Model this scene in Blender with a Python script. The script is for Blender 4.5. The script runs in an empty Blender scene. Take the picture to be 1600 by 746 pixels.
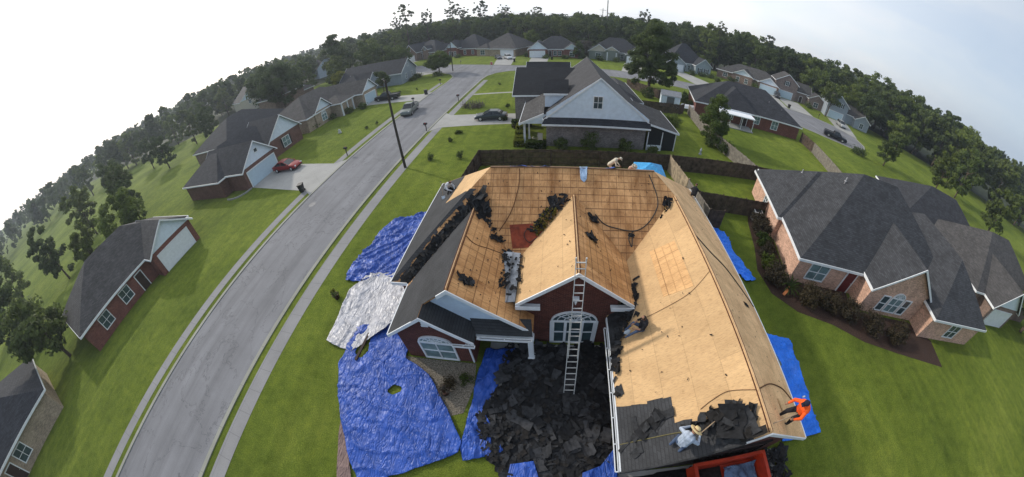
import bpy, bmesh, math, random
from mathutils import Vector, Matrix, noise
from mathutils.geometry import tessellate_polygon
R = math.radians
sc = bpy.context.scene
col = sc.collection
rnd = random.Random(7)

# ------------------------------------------------------------------ camera
cam = bpy.data.cameras.new('camera'); cam_o = bpy.data.objects.new('camera', cam); col.objects.link(cam_o)
cam.type = 'PANO'; cam.panorama_type = 'FISHEYE_LENS_POLYNOMIAL'
cam.sensor_fit = 'HORIZONTAL'; cam.sensor_width = 36.0; cam.sensor_height = 24.0
FM = 487.5876 * 36.0 / 1600.0
cam.fisheye_fov = R(230)
cam.fisheye_polynomial_k0 = 0; cam.fisheye_polynomial_k1 = -1 / FM; cam.fisheye_polynomial_k2 = 0
cam.fisheye_polynomial_k3 = 0.0377016 / FM ** 3; cam.fisheye_polynomial_k4 = 0
cam.shift_x = -51.5 / 1600; cam.clip_end = 6000; cam.clip_start = 0.05
cam_o.location = (0, 0, 15)
cam_o.rotation_euler = (Matrix.Rotation(0.036694, 4, 'Z') @ Matrix.Rotation(math.pi / 2 - 0.701414, 4, 'X') @ Matrix.Rotation(-0.001975, 4, 'Z')).to_euler()
sc.camera = cam_o

# ------------------------------------------------------------------ sun, sky, exposure
SUN_DIR = Vector((-0.80, 0.40, 0.47)).normalized()     # towards the sun
sl = bpy.data.lights.new('sun', 'SUN'); so = bpy.data.objects.new('sun', sl); col.objects.link(so)
sl.energy = 3.3; sl.angle = R(2.5); sl.color = (1.0, 0.93, 0.82)
so.rotation_euler = SUN_DIR.to_track_quat('Z', 'Y').to_euler(); so.location = (-60, 40, 80)
wd = bpy.data.worlds.new('World'); sc.world = wd; wd.use_nodes = True
wn = wd.node_tree.nodes; wl = wd.node_tree.links; wn.clear()
def WN(t, **k):
    n = wn.new(t)
    for a, b in k.items(): setattr(n, a, b)
    return n
sky = WN('ShaderNodeTexSky', sky_type='NISHITA', sun_disc=False)
sky.sun_elevation = math.asin(SUN_DIR.z); sky.sun_rotation = math.atan2(SUN_DIR.x, SUN_DIR.y)
sky.air_density = 1.0; sky.dust_density = 1.5; sky.ozone_density = 1.0
bg1 = WN('ShaderNodeBackground'); wl.new(sky.outputs[0], bg1.inputs[0]); bg1.inputs[1].default_value = 0.11
tc = WN('ShaderNodeTexCoord')
dotn = WN('ShaderNodeVectorMath', operation='DOT_PRODUCT'); wl.new(tc.outputs['Generated'], dotn.inputs[0])
dotn.inputs[1].default_value = Vector((-0.42, 0.86, 0.28)).normalized()
mr = WN('ShaderNodeMapRange'); mr.interpolation_type = 'SMOOTHSTEP'
wl.new(dotn.outputs['Value'], mr.inputs[0]); mr.inputs[1].default_value = -0.2; mr.inputs[2].default_value = 0.9
mr.inputs[3].default_value = 1.05; mr.inputs[4].default_value = 1.85
mp = WN('ShaderNodeMapping'); mp.inputs['Scale'].default_value = (1, 1, 3.2); wl.new(tc.outputs['Generated'], mp.inputs[0])
nz = WN('ShaderNodeTexNoise'); nz.inputs['Scale'].default_value = 2.6; nz.inputs['Detail'].default_value = 5; nz.inputs['Roughness'].default_value = 0.5
wl.new(mp.outputs[0], nz.inputs[0])
cr = WN('ShaderNodeValToRGB'); cr.color_ramp.elements[0].position = 0.36; cr.color_ramp.elements[0].color = (0.86, 0.91, 0.97, 1)
cr.color_ramp.elements[1].position = 0.56; cr.color_ramp.elements[1].color = (1, 1, 1, 1)
wl.new(nz.outputs[0], cr.inputs[0])
mt = WN('ShaderNodeMapRange'); wl.new(dotn.outputs['Value'], mt.inputs[0]); mt.inputs[1].default_value = -0.35; mt.inputs[2].default_value = 0.45
tn = WN('ShaderNodeMix', data_type='RGBA'); wl.new(mt.outputs[0], tn.inputs[0]); tn.inputs[6].default_value = (0.63, 0.79, 1.0, 1); tn.inputs[7].default_value = (1, 1, 1, 1)
tm = WN('ShaderNodeMix', data_type='RGBA', blend_type='MULTIPLY'); tm.inputs[0].default_value = 1; wl.new(cr.outputs[0], tm.inputs[6]); wl.new(tn.outputs[2], tm.inputs[7])
bg2 = WN('ShaderNodeBackground'); wl.new(tm.outputs[2], bg2.inputs[0]); wl.new(mr.outputs[0], bg2.inputs[1])
mix = WN('ShaderNodeMixShader'); mix.inputs[0].default_value = 0.74
wl.new(bg1.outputs[0], mix.inputs[1]); wl.new(bg2.outputs[0], mix.inputs[2])
wo = WN('ShaderNodeOutputWorld'); wl.new(mix.outputs[0], wo.inputs[0])
sc.view_settings.view_transform = 'Standard'; sc.view_settings.look = 'None'
sc.view_settings.exposure = -0.22; sc.view_settings.gamma = 1
sc.cycles.max_bounces = 6; sc.cycles.diffuse_bounces = 3; sc.cycles.transparent_max_bounces = 6
sc.cycles.volume_bounces = 0

# ------------------------------------------------------------------ materials
_m = {}
def srgb(h):
    h = h.lstrip('#'); v = [int(h[i:i + 2], 16) / 255 for i in (0, 2, 4)]
    return tuple(((c + .055) / 1.055) ** 2.4 if c > .04 else c / 12.92 for c in v)
class NT:
    def __init__(s, name):
        s.m = bpy.data.materials.new(name); s.m.use_nodes = True; s.t = s.m.node_tree
        s.b = s.t.nodes['Principled BSDF']; s.tc = s.n('ShaderNodeTexCoord')
        s.b.inputs['Specular IOR Level'].default_value = 0.3
    def n(s, t, **k):
        x = s.t.nodes.new(t)
        for a, b in k.items(): setattr(x, a, b)
        return x
    def l(s, a, b): s.t.links.new(a, b)
    def noise(s, scale, detail=4, rough=.55, vec=None, dist=0):
        x = s.n('ShaderNodeTexNoise'); x.inputs['Scale'].default_value = scale; x.inputs['Detail'].default_value = detail
        x.inputs['Roughness'].default_value = rough; x.inputs['Distortion'].default_value = dist
        s.l(vec if vec else s.tc.outputs['Object'], x.inputs['Vector']); return x.outputs['Fac']
    def ramp(s, fac, stops):
        x = s.n('ShaderNodeValToRGB'); e = x.color_ramp.elements
        while len(e) < len(stops): e.new(.5)
        for q, (p, c) in zip(e, stops): q.position = p; q.color = (*c, 1) if len(c) == 3 else c
        s.l(fac, x.inputs[0]); return x.outputs[0]
    def mix(s, fac, a, b, mode='MIX'):
        x = s.n('ShaderNodeMix', data_type='RGBA', blend_type=mode)
        for v, i in ((fac, 0), (a, 6), (b, 7)):
            if isinstance(v, (int, float)): x.inputs[i].default_value = v
            elif isinstance(v, tuple): x.inputs[i].default_value = (*v, 1)
            else: s.l(v, x.inputs[i])
        return x.outputs[2]
    def math(s, op, a, b=0.0):
        x = s.n('ShaderNodeMath', operation=op)
        for v, i in ((a, 0), (b, 1)):
            if isinstance(v, (int, float)): x.inputs[i].default_value = v
            else: s.l(v, x.inputs[i])
        return x.outputs[0]
    def bump(s, h, strength=.3, dist=.02):
        x = s.n('ShaderNodeBump'); x.inputs['Strength'].default_value = strength; x.inputs['Distance'].default_value = dist
        s.l(h, x.inputs['Height']); s.l(x.outputs[0], s.b.inputs['Normal'])
    def mapping(s, sx, sy, sz):
        x = s.n('ShaderNodeMapping'); x.inputs['Scale'].default_value = (sx, sy, sz); s.l(s.tc.outputs['Object'], x.inputs[0]); return x.outputs[0]
    def uvec(s, mode):      # 2-D coordinates (along, up) of an upright or sloping face
        sp = s.n('ShaderNodeSeparateXYZ'); s.l(s.tc.outputs['Object'], sp.inputs[0]); c = s.n('ShaderNodeCombineXYZ')
        if mode == 'x': u = sp.outputs[0]
        elif mode == 'y': u = sp.outputs[1]
        else: u = s.math('ADD', sp.outputs[0], sp.outputs[1])
        s.l(u, c.inputs[0]); s.l(sp.outputs[2], c.inputs[1]); return c.outputs[0]
def plain(name, c, rough=.6, metal=0, var=.12, scale=3.0, bump=0, spec=None):
    if name in _m: return _m[name]
    t = NT(name); f = t.noise(scale, 5)
    a = tuple(max(0, x * (1 - var * 1.6)) for x in c); b = tuple(min(1, x * (1 + var)) for x in c)
    t.l(t.ramp(f, [(.3, a), (.7, b)]), t.b.inputs['Base Color'])
    t.b.inputs['Roughness'].default_value = rough; t.b.inputs['Metallic'].default_value = metal
    if spec is not None: t.b.inputs['Specular IOR Level'].default_value = spec
    if bump: t.bump(t.noise(scale * 6, 4), bump, .02)
    _m[name] = t.m; return t.m
def shingle(name, c, contrast=.25, row=.145, mode='s'):
    if name in _m: return _m[name]
    t = NT(name); v = t.uvec(mode)
    br = t.n('ShaderNodeTexBrick'); t.l(v, br.inputs[0]); br.inputs['Scale'].default_value = 1
    br.inputs['Brick Width'].default_value = .33; br.inputs['Row Height'].default_value = row * .62; br.inputs['Mortar Size'].default_value = .012
    br.inputs['Mortar Smooth'].default_value = .3
    lo = tuple(x * (1 - contrast) for x in c); hi = tuple(x * (1 + contrast) for x in c)
    br.inputs[1].default_value = (*lo, 1); br.inputs[2].default_value = (*hi, 1); br.inputs[3].default_value = (*[x * .66 for x in c], 1)
    f = t.noise(.8, 6, .65); k = t.ramp(f, [(.3, (.72,) * 3), (.7, (1.22,) * 3)])
    f2 = t.noise(60, 2); k2 = t.ramp(f2, [(.3, (.75,) * 3), (.7, (1.2,) * 3)])
    t.l(t.mix(1.0, t.mix(1.0, br.outputs[0], k, 'MULTIPLY'), k2, 'MULTIPLY'), t.b.inputs['Base Color'])
    t.b.inputs['Roughness'].default_value = .92; t.bump(br.outputs['Fac'], -.5, .012)
    _m[name] = t.m; return t.m
def brick(name, c, mortar=None, var=.3):
    if name in _m: return _m[name]
    t = NT(name); v = t.uvec('s'); br = t.n('ShaderNodeTexBrick'); t.l(v, br.inputs[0]); br.inputs['Scale'].default_value = 1
    br.inputs['Brick Width'].default_value = .22; br.inputs['Row Height'].default_value = .075; br.inputs['Mortar Size'].default_value = .009
    lo = tuple(x * (1 - var) for x in c); hi = tuple(x * (1 + var) for x in c)
    br.inputs[1].default_value = (*lo, 1); br.inputs[2].default_value = (*hi, 1)
    mo = mortar or tuple(min(1, x * 1.25 + .04) for x in c); br.inputs[3].default_value = (*mo, 1)
    k = t.ramp(t.noise(1.3, 5, .6), [(.3, (.78,) * 3), (.7, (1.18,) * 3)])
    k2 = t.ramp(t.noise(14, 2, .6), [(.35, (.8,) * 3), (.65, (1.2,) * 3)])
    t.l(t.mix(1.0, t.mix(1.0, br.outputs[0], k, 'MULTIPLY'), k2, 'MULTIPLY'), t.b.inputs['Base Color'])
    t.b.inputs['Roughness'].default_value = .85; t.bump(br.outputs['Fac'], -.4, .008)
    _m[name] = t.m; return t.m
def siding(name, c):
    if name in _m: return _m[name]
    t = NT(name); w = t.n('ShaderNodeTexWave', wave_type='BANDS', bands_direction='Z', wave_profile='SAW'); w.inputs['Scale'].default_value = 2.4
    w.inputs['Distortion'].default_value = 0; t.l(t.tc.outputs['Object'], w.inputs[0])
    k = t.ramp(w.outputs['Fac'], [(0, (.8,) * 3), (.12, (1,) * 3)])
    k2 = t.ramp(t.noise(2, 4), [(.3, (.9,) * 3), (.7, (1.05,) * 3)])
    t.l(t.mix(1.0, t.mix(1.0, c, k, 'MULTIPLY'), k2, 'MULTIPLY'), t.b.inputs['Base Color'])
    t.b.inputs['Roughness'].default_value = .6; t.bump(w.outputs['Fac'], .5, .02); _m[name] = t.m; return t.m
def plywood(name, c, mode, grid=0.0, grid_c=(.16, .075, .03), stain=.35, rowh=.75, seam=.4):
    """sheets of bare roof deck: seams, strand flecks, nail lines, stains"""
    if name in _m: return _m[name]
    t = NT(name); v = t.uvec(mode)
    br = t.n('ShaderNodeTexBrick'); t.l(v, br.inputs[0]); br.inputs['Scale'].default_value = 1
    br.inputs['Brick Width'].default_value = 2.44; br.inputs['Row Height'].default_value = rowh; br.inputs['Mortar Size'].default_value = .010
    br.inputs['Mortar Smooth'].default_value = .2; br.inputs['Bias'].default_value = 0
    br.inputs[1].default_value = (*[x * .88 for x in c], 1); br.inputs[2].default_value = (*[x * 1.08 for x in c], 1); br.inputs[3].default_value = (*[x * seam for x in c], 1)
    mpx = t.n('ShaderNodeMapping'); mpx.inputs['Scale'].default_value = (26, 7, 1) if mode != 'x' else (22, 9, 1); t.l(v, mpx.inputs[0])
    fl = t.noise(1, 5, .75, mpx.outputs[0]); k = t.ramp(fl, [(.30, (.62, .56, .48)), (.46, (1,) * 3), (.70, (1.2, 1.18, 1.12))])
    base = t.mix(1.0, br.outputs[0], k, 'MULTIPLY')
    mp3 = t.n('ShaderNodeMapping'); mp3.inputs['Scale'].default_value = (1.5, 1.0, 1); t.l(v, mp3.inputs[0])
    st = t.noise(.9, 7, .65, mp3.outputs[0], .4); ks = t.ramp(st, [(.3, (1 - stain, 1 - stain * 1.15, 1 - stain * 1.3)), (.62, (1.05,) * 3)])
    base = t.mix(1.0, base, ks, 'MULTIPLY')
    if grid > 0:
        b2 = t.n('ShaderNodeTexBrick', offset=0.0); t.l(v, b2.inputs[0]); b2.inputs['Scale'].default_value = 1
        b2.inputs['Brick Width'].default_value = .44; b2.inputs['Row Height'].default_value = .25; b2.inputs['Mortar Size'].default_value = .026; b2.inputs['Mortar Smooth'].default_value = .8
        br2 = t.ramp(t.noise(2.2, 6, .8, v), [(.30, (.25,) * 3), (.56, (1,) * 3)])
        f = t.math('MULTIPLY', t.math('MULTIPLY', b2.outputs['Fac'], br2), grid)
        base = t.mix(f, base, grid_c)
    dots = t.n('ShaderNodeTexVoronoi'); dots.inputs['Scale'].default_value = 3.2; t.l(v, dots.inputs[0])
    dk = t.ramp(dots.outputs['Distance'], [(.035, (1,) * 3), (.05, (0,) * 3)])
    base = t.mix(t.math('MULTIPLY', dk, .55), base, (.07, .045, .03))
    t.l(base, t.b.inputs['Base Color']); t.b.inputs['Roughness'].default_value = .75; t.bump(fl, .25, .01)
    _m[name] = t.m; return t.m
def glassy(name, c, rough=.12):
    if name in _m: return _m[name]
    t = NT(name); t.l(t.ramp(t.noise(1.5, 3), [(.3, tuple(x * .6 for x in c)), (.7, tuple(x * 1.3 for x in c))]), t.b.inputs['Base Color'])
    t.b.inputs['Roughness'].default_value = rough; t.b.inputs['Specular IOR Level'].default_value = .6; _m[name] = t.m; return t.m
def leafmat(name, c1, c2, scale=.5):
    if name in _m: return _m[name]
    t = NT(name); oi = t.n('ShaderNodeObjectInfo')
    f = t.noise(scale, 3, .6); cc = t.ramp(f, [(.3, c1), (.7, c2)])
    k = t.ramp(oi.outputs['Random'], [(0, (.72, .78, .8)), (.5, (1, 1, 1)), (1, (1.28, 1.2, .95))])
    f2 = t.noise(9, 2, .6); k2 = t.ramp(f2, [(.3, (.7,) * 3), (.7, (1.3,) * 3)])
    c = t.mix(1.0, t.mix(1.0, cc, k, 'MULTIPLY'), k2, 'MULTIPLY')
    t.l(c, t.b.inputs['Base Color']); t.b.inputs['Roughness'].default_value = .7; t.b.inputs['Specular IOR Level'].default_value = .15
    tr = t.n('ShaderNodeBsdfTranslucent'); t.l(c, tr.inputs[0]); mx = t.n('ShaderNodeMixShader'); mx.inputs[0].default_value = .42
    t.l(t.b.outputs[0], mx.inputs[1]); t.l(tr.outputs[0], mx.inputs[2]); t.l(mx.outputs[0], t.t.nodes['Material Output'].inputs[0])
    _m[name] = t.m; return t.m
def grass(name, c1, c2, c3):
    t = NT(name); f = t.noise(.09, 8, .62); a = t.ramp(f, [(.34, c1), (.52, c2), (.7, c3)])
    k = t.ramp(t.noise(1.1, 8, .8), [(.3, (.58, .64, .6)), (.52, (1,) * 3), (.72, (1.35, 1.25, 1.15))])
    k2 = t.ramp(t.noise(14, 4, .8), [(.28, (.55,) * 3), (.7, (1.4,) * 3)])
    mw = t.mapping(1.0, .04, 1); k3 = t.ramp(t.noise(.9, 2, .5, mw), [(.4, (.93,) * 3), (.6, (1.07,) * 3)])
    base = t.mix(1.0, t.mix(1.0, t.mix(1.0, a, k, 'MULTIPLY'), k2, 'MULTIPLY'), k3, 'MULTIPLY')
    pt = t.ramp(t.noise(.33, 5, .7), [(.66, (0,) * 3), (.8, (1,) * 3)])
    base = t.mix(t.math('MULTIPLY', pt, .5), base, (.19, .155, .055))
    wd_ = t.ramp(t.noise(2.3, 5, .8), [(.63, (0,) * 3), (.70, (1,) * 3)]); base = t.mix(t.math('MULTIPLY', wd_, .45), base, (.055, .085, .012))
    t.l(base, t.b.inputs['Base Color']); t.b.inputs['Roughness'].default_value = .95; t.b.inputs['Specular IOR Level'].default_value = .08
    t.bump(t.noise(11, 6, .85), 1.0, .12); return t.m
def paving(name, c, crack=.3, joint=0, wear=0):
    if name in _m: return _m[name]
    t = NT(name); a = t.ramp(t.noise(.25, 7, .65), [(.3, tuple(x * .82 for x in c)), (.7, tuple(x * 1.1 for x in c))])
    k = t.ramp(t.noise(30, 3, .7), [(.3, (.86,) * 3), (.7, (1.12,) * 3)])
    base = t.mix(1.0, a, k, 'MULTIPLY')
    vo = t.n('ShaderNodeTexVoronoi', feature='DISTANCE_TO_EDGE'); vo.inputs['Scale'].default_value = .22
    dn = t.noise(.8, 5, .6); mm = t.mix(.25, t.tc.outputs['Object'], t.n('ShaderNodeTexNoise').outputs['Color']); t.l(mm, vo.inputs['Vector'])
    ck = t.ramp(vo.outputs['Distance'], [(.0, (1,) * 3), (.012, (0,) * 3)])
    base = t.mix(t.math('MULTIPLY', ck, crack), base, tuple(x * .45 for x in c))
    if joint:
        b2 = t.n('ShaderNodeTexBrick', offset=0.0); t.l(t.tc.outputs['Object'], b2.inputs[0]); b2.inputs['Scale'].default_value = 1
        b2.inputs['Brick Width'].default_value = joint; b2.inputs['Row Height'].default_value = joint; b2.inputs['Mortar Size'].default_value = .02
        base = t.mix(t.math('MULTIPLY', b2.outputs['Fac'], .45), base, tuple(x * .4 for x in c))
    if wear:
        ln = t.ramp(t.noise(1.0, 4, .6, t.mapping(.9, .05, 1)), [(.38, (.84,) * 3), (.5, (1,) * 3), (.64, (1.1,) * 3)]); base = t.mix(1.0, base, ln, 'MULTIPLY')
        cr3 = t.math('ABSOLUTE', t.math('SUBTRACT', t.noise(.22, 7, .62, None, .4), .5)); ck3 = t.ramp(cr3, [(.0, (1,) * 3), (.006, (0,) * 3)]); base = t.mix(t.math('MULTIPLY', ck3, .7), base, tuple(x * .35 for x in c))
    sp = t.ramp(t.noise(.7, 4, .7), [(.68, (0,) * 3), (.75, (1,) * 3)]); base = t.mix(t.math('MULTIPLY', sp, .3), base, tuple(x * .6 for x in c))
    t.l(base, t.b.inputs['Base Color']); t.b.inputs['Roughness'].default_value = .85; t.bump(t.noise(60, 3), .2, .01); _m[name] = t.m; return t.m
def tarpmat(name, c, rough=.5):
    if name in _m: return _m[name]
    t = NT(name); a = t.ramp(t.noise(1.1, 6, .7), [(.3, tuple(x * .7 for x in c)), (.72, tuple(min(1, x * 1.25 + .012) for x in c))])
    pale = t.ramp(t.noise(.8, 6, .75, None, 1.0), [(.56, (0,) * 3), (.72, (1,) * 3)])
    a = t.mix(t.math('MULTIPLY', pale, .16), a, (.24, .32, .60) if c[2] > c[0] * 1.5 else (.55, .55, .6))
    t.l(a, t.b.inputs['Base Color']); t.b.inputs['Roughness'].default_value = rough; t.b.inputs['Specular IOR Level'].default_value = .35
    def crease(sx, sy, rot, sc_, ds):
        mp_ = t.n('ShaderNodeMapping'); mp_.inputs['Scale'].default_value = (sx, sy, 1); mp_.inputs['Rotation'].default_value = (0, 0, rot); t.l(t.tc.outputs['Object'], mp_.inputs[0])
        return t.math('MINIMUM', t.math('ABSOLUTE', t.math('SUBTRACT', t.noise(sc_, 1, .4, mp_.outputs[0], ds), .5)), .055)
    h = t.math('ADD', t.math('MULTIPLY', crease(1, .30, .4, 1.9, .7), 14.0), t.math('MULTIPLY', crease(1, .34, 1.8, 2.4, .8), 12.0))
    h = t.math('ADD', h, t.math('MULTIPLY', crease(1, .4, 2.7, 4.2, .7), 7.0)); h = t.math('ADD', h, t.math('MULTIPLY', t.noise(2.2, 2, .5), 2.0)); t.bump(h, .7, .05)
    t.b.inputs['Roughness'].default_value = rough - .05; _m[name] = t.m; return t.m
GRASS = grass('lawn_grass', (.090, .126, .018), (.135, .176, .025), (.178, .216, .036))
GRASS2 = grass('bright_grass', (.11, .18, .016), (.15, .225, .022), (.19, .25, .03))
ASPH = paving('pale_asphalt', (.184, .185, .198), .0, 0, 1)
CONC = paving('concrete', (.33, .325, .31), .15, 0)
WALK = paving('walk_concrete', (.235, .232, .235), .1, 1.5)
KERB = paving('kerb_concrete', (.27, .27, .23), .1, 3)
WHITE = plain('white_paint', (.74, .76, .78), .5, var=.05)
GLASS = glassy('window_glass', (.045, .075, .085)); GLASS2 = glassy('pale_glass', (.16, .24, .25), .2)
CARGLASS = glassy('car_glass', (.012, .015, .018), .06)
TYRE = plain('tyre_rubber', (.02, .02, .021), .85); METAL = plain('aluminium', (.58, .59, .6), .35, .85, var=.08); DARKMETAL = plain('dark_metal', (.05, .05, .052), .5, .5)
WOODPOLE = plain('pole_wood', (.055, .045, .038), .85, var=.25, scale=6)
BLACKP = plain('black_plastic', (.018, .019, .02), .45)
BARK = plain('tree_bark', (.10, .075, .055), .9, var=.35, scale=5, bump=.6)
MULCH = plain('mulch', (.05, .028, .02), .95, var=.4, scale=12, bump=.8)

# ------------------------------------------------------------------ mesh helpers
class MB:
    def __init__(s): s.v = []; s.f = []; s.m = []
    def add(s, v, f, mi=0, M=None):
        o = len(s.v); s.v += [tuple(M @ Vector(p)) if M else tuple(p) for p in v]
        for q in f: s.f.append(tuple(i + o for i in q)); s.m.append(mi)
    def box(s, c, d, mi=0, M=None, rz=0):
        x, y, z = c; a, b, h = d[0] / 2, d[1] / 2, d[2] / 2
        vs = [Vector((i * a, j * b, k * h)) for k in (-1, 1) for i, j in ((-1, -1), (1, -1), (1, 1), (-1, 1))]
        if rz: rm = Matrix.Rotation(rz, 3, 'Z'); vs = [rm @ q for q in vs]
        vs = [q + Vector(c) for q in vs]
        s.add(vs, [(3, 2, 1, 0), (4, 5, 6, 7), (0, 1, 5, 4), (1, 2, 6, 5), (2, 3, 7, 6), (3, 0, 4, 7)], mi, M)
    def bar(s, p0, p1, w, h, mi=0, M=None, up=(0, 0, 1)):
        p0, p1 = Vector(p0), Vector(p1); d = (p1 - p0).normalized(); u = Vector(up); sd = d.cross(u)
        if sd.length < 1e-4: sd = Vector((1, 0, 0))
        sd.normalize(); u = sd.cross(d); vs = []
        for p in (p0, p1):
            for i, j in ((-1, -1), (1, -1), (1, 1), (-1, 1)): vs.append(p + sd * w / 2 * i + u * h / 2 * j)
        s.add(vs, [(3, 2, 1, 0), (4, 5, 6, 7), (0, 1, 5, 4), (1, 2, 6, 5), (2, 3, 7, 6), (3, 0, 4, 7)], mi, M)
    def cyl(s, p0, p1, r0, r1=None, n=10, mi=0, M=None, cap=True):
        r1 = r0 if r1 is None else r1; p0, p1 = Vector(p0), Vector(p1); d = (p1 - p0).normalized()
        a = d.orthogonal().normalized(); b = d.cross(a); vs = []
        for p, r in ((p0, r0), (p1, r1)):
            for i in range(n): t = 2 * math.pi * i / n; vs.append(p + (a * math.cos(t) + b * math.sin(t)) * r)
        f = [(i, (i + 1) % n, n + (i + 1) % n, n + i) for i in range(n)]
        if cap: f += [tuple(range(n - 1, -1, -1)), tuple(range(n, 2 * n))]
        s.add(vs, f, mi, M)
    def tube(s, pts, r, n=6, mi=0):
        for a, b in zip(pts[:-1], pts[1:]): s.cyl(a, b, r, r, n, mi)
    def lathe(s, prof, n=14, mi=0, M=None, c=(0, 0, 0)):
        vs = []; k = len(prof)
        for i in range(n):
            t = 2 * math.pi * i / n
            for r, z in prof: vs.append((c[0] + r * math.cos(t), c[1] + r * math.sin(t), c[2] + z))
        f = [(i * k + j, ((i + 1) % n) * k + j, ((i + 1) % n) * k + j + 1, i * k + j + 1) for i in range(n) for j in range(k - 1)]
        f.append(tuple(i * k + k - 1 for i in range(n))); f.append(tuple((n - 1 - i) * k for i in range(n)))
        s.add(vs, f, mi, M)
    def poly(s, pts, mi=0, M=None):       # flat (maybe concave) polygon facing up
        pts = [Vector(p) for p in pts]; tr = tessellate_polygon([pts]); fs = []
        for t in tr:
            a, b, c = (pts[i] for i in t); nn = (b - a).cross(c - a)
            fs.append(t if nn.z >= 0 else tuple(reversed(t)))
        s.add(pts, fs, mi, M)
    def prism(s, poly, z0, z1, mi=0, M=None):
        n = len(poly); area = sum(poly[i][0] * poly[(i + 1) % n][1] - poly[(i + 1) % n][0] * poly[i][1] for i in range(n))
        if area < 0: poly = poly[::-1]
        lo = [(p[0], p[1], z0) for p in poly]; hi = [(p[0], p[1], z1) for p in poly]
        s.add(hi, [tuple(t) if True else t for t in _up(hi)], mi, M); s.add(lo, [tuple(reversed(t)) for t in _up(lo)], mi, M)
        s.add(lo + hi, [(i, (i + 1) % n, n + (i + 1) % n, n + i) for i in range(n)], mi, M)
    def build(s, name, mats, parent=None, smooth=False, loc=None):
        me = bpy.data.meshes.new(name); me.from_pydata(s.v, [], s.f)
        for m in (mats if isinstance(mats, (list, tuple)) else [mats]): me.materials.append(m)
        me.polygons.foreach_set('material_index', s.m)
        if smooth: me.polygons.foreach_set('use_smooth', [True] * len(s.f))
        me.update(); o = bpy.data.objects.new(name, me); col.objects.link(o)
        if parent: o.parent = parent
        if loc: o.location = loc
        return o
def _up(pts):
    pts = [Vector(p) for p in pts]; r = []
    for t in tessellate_polygon([pts]):
        a, b, c = (pts[i] for i in t); r.append(tuple(t) if (b - a).cross(c - a).z >= 0 else tuple(reversed(t)))
    return r
def tag(o, label=None, cat=None, group=None, kind=None):
    if label: o['label'] = label
    if cat: o['category'] = cat
    if group: o['group'] = group
    if kind: o['kind'] = kind
    return o
def thing(name, label, cat, loc=(0, 0, 0), rz=0, group=None):
    o = bpy.data.objects.new(name, None); col.objects.link(o); o.location = loc; o.rotation_euler = (0, 0, rz)
    o.empty_display_size = .3
    return tag(o, label, cat, group)
def dup(root, loc, rz=0, scale=1, label=None, group=None):
    r = root.copy(); col.objects.link(r); r.location = loc; r.rotation_euler = (0, 0, rz); r.scale = (scale,) * 3 if not isinstance(scale, tuple) else scale
    if label: r['label'] = label
    if group: r['group'] = group
    for ch in list(root.children):
        c = ch.copy(); col.objects.link(c); c.parent = r
        for g in list(ch.children):
            d = g.copy(); col.objects.link(d); d.parent = c
    return r
def struct(name, mb, mat_): return tag(mb.build(name, mat_), kind='structure')

# ------------------------------------------------------------------ ground, roads, walks
g = MB(); g.add([(-3000, -2500, 0), (3000, -2500, 0), (3000, 3500, 0), (-3000, 3500, 0)], [(0, 1, 2, 3)])
struct('ground', g, GRASS)
def sheet(name, polys, z, m):
    b = MB()
    for p in polys: b.poly([(x, y, z) for x, y in p])
    return struct(name, b, m)
woodland = [(-420, 60), (-150, 70), (-98, 96), (-90, 140), (-48, 150), (0, 142), (45, 128), (62, 122), (84, 103), (104, 84), (112, 62), (160, 20), (420, -20), (500, 500), (-500, 500)]
sheet('forest_floor', [woodland], .004, plain('forest_floor', (.035, .045, .018), .95, var=.4, scale=.3))
KN = [(67, 50.4), (64.4, 50.6), (59.7, 53.8), (54.9, 58), (42, 68.5), (30.4, 76.8), (17.6, 81.3), (5, 85.2), (-9, 88.2), (-13, 87.9), (-16.2, 85.4), (-17.9, 81.5), (-18.3, 77)]
KL = [(-26.7, 77), (-27.1, 83), (-29.3, 88), (-34, 92), (-60, 104.5), (-95, 120)]
KF = [(-95, 131), (-70, 121), (-37.5, 108.2), (-22, 101), (-11, 97), (17, 92.5), (34, 85.5), (50, 77.8), (62, 74.6), (70, 72), (75.5, 66.5), (77, 60), (74.5, 54.5), (71, 51.4)]
sheet('cross_street', [KN + KL + KF], .014, ASPH)
sheet('street', [[(-20.0, -90), (-18.3, 77.02), (-26.7, 77.02), (-28.6, -90)]], .010, ASPH)
def ribbon(pts, w, z):      # offset strip to the left of the polyline
    b = []; n = len(pts)
    for i, p in enumerate(pts):
        a = Vector(pts[max(i - 1, 0)]); c = Vector(pts[min(i + 1, n - 1)]); d = (c - a).normalized(); b.append((p[0] - d.y * w, p[1] + d.x * w))
    return b
def kerb(name, pts, w, h=.07):
    b = MB(); q = ribbon(pts, w, 0)
    for i in range(len(pts) - 1): b.prism([pts[i], pts[i + 1], q[i + 1], q[i]], 0.002, h)
    return struct(name, b, KERB)
kerb('kerb', [(-20.0, -90), (-18.3, 77)][::1], -.32)
kerb('kerb', [(-28.6, -90), (-26.7, 77)], .32)
kerb('kerb', KN[::-1], -.32); kerb('kerb', KL, .32); kerb('kerb', KF, .3)
def sx(y): return -20.0 + 1.7 / 167 * (y + 90)       # right kerb line of the street
def sl_(y): return -28.6 + 1.9 / 167 * (y + 90)
sheet('sidewalk', [[(sx(-90) + .95, -90), (sx(-90) + 2.2, -90), (sx(41) + 2.05, 41), (sx(76) + 2.0, 76), (sx(76) + .9, 76), (sx(41) + .85, 41)]], .012, WALK)
sheet('sidewalk', [[(sl_(-90) - 1.0, -90), (sl_(76) - 1.0, 76), (sl_(76) - 2.1, 76), (sl_(-90) - 2.1, -90)]], .012, WALK)
sheet('front_path', [[(-16.4, 61.2), (-7.0, 62.2), (-7.0, 63.0), (-16.4, 62.1)]], .016, CONC)
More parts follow.
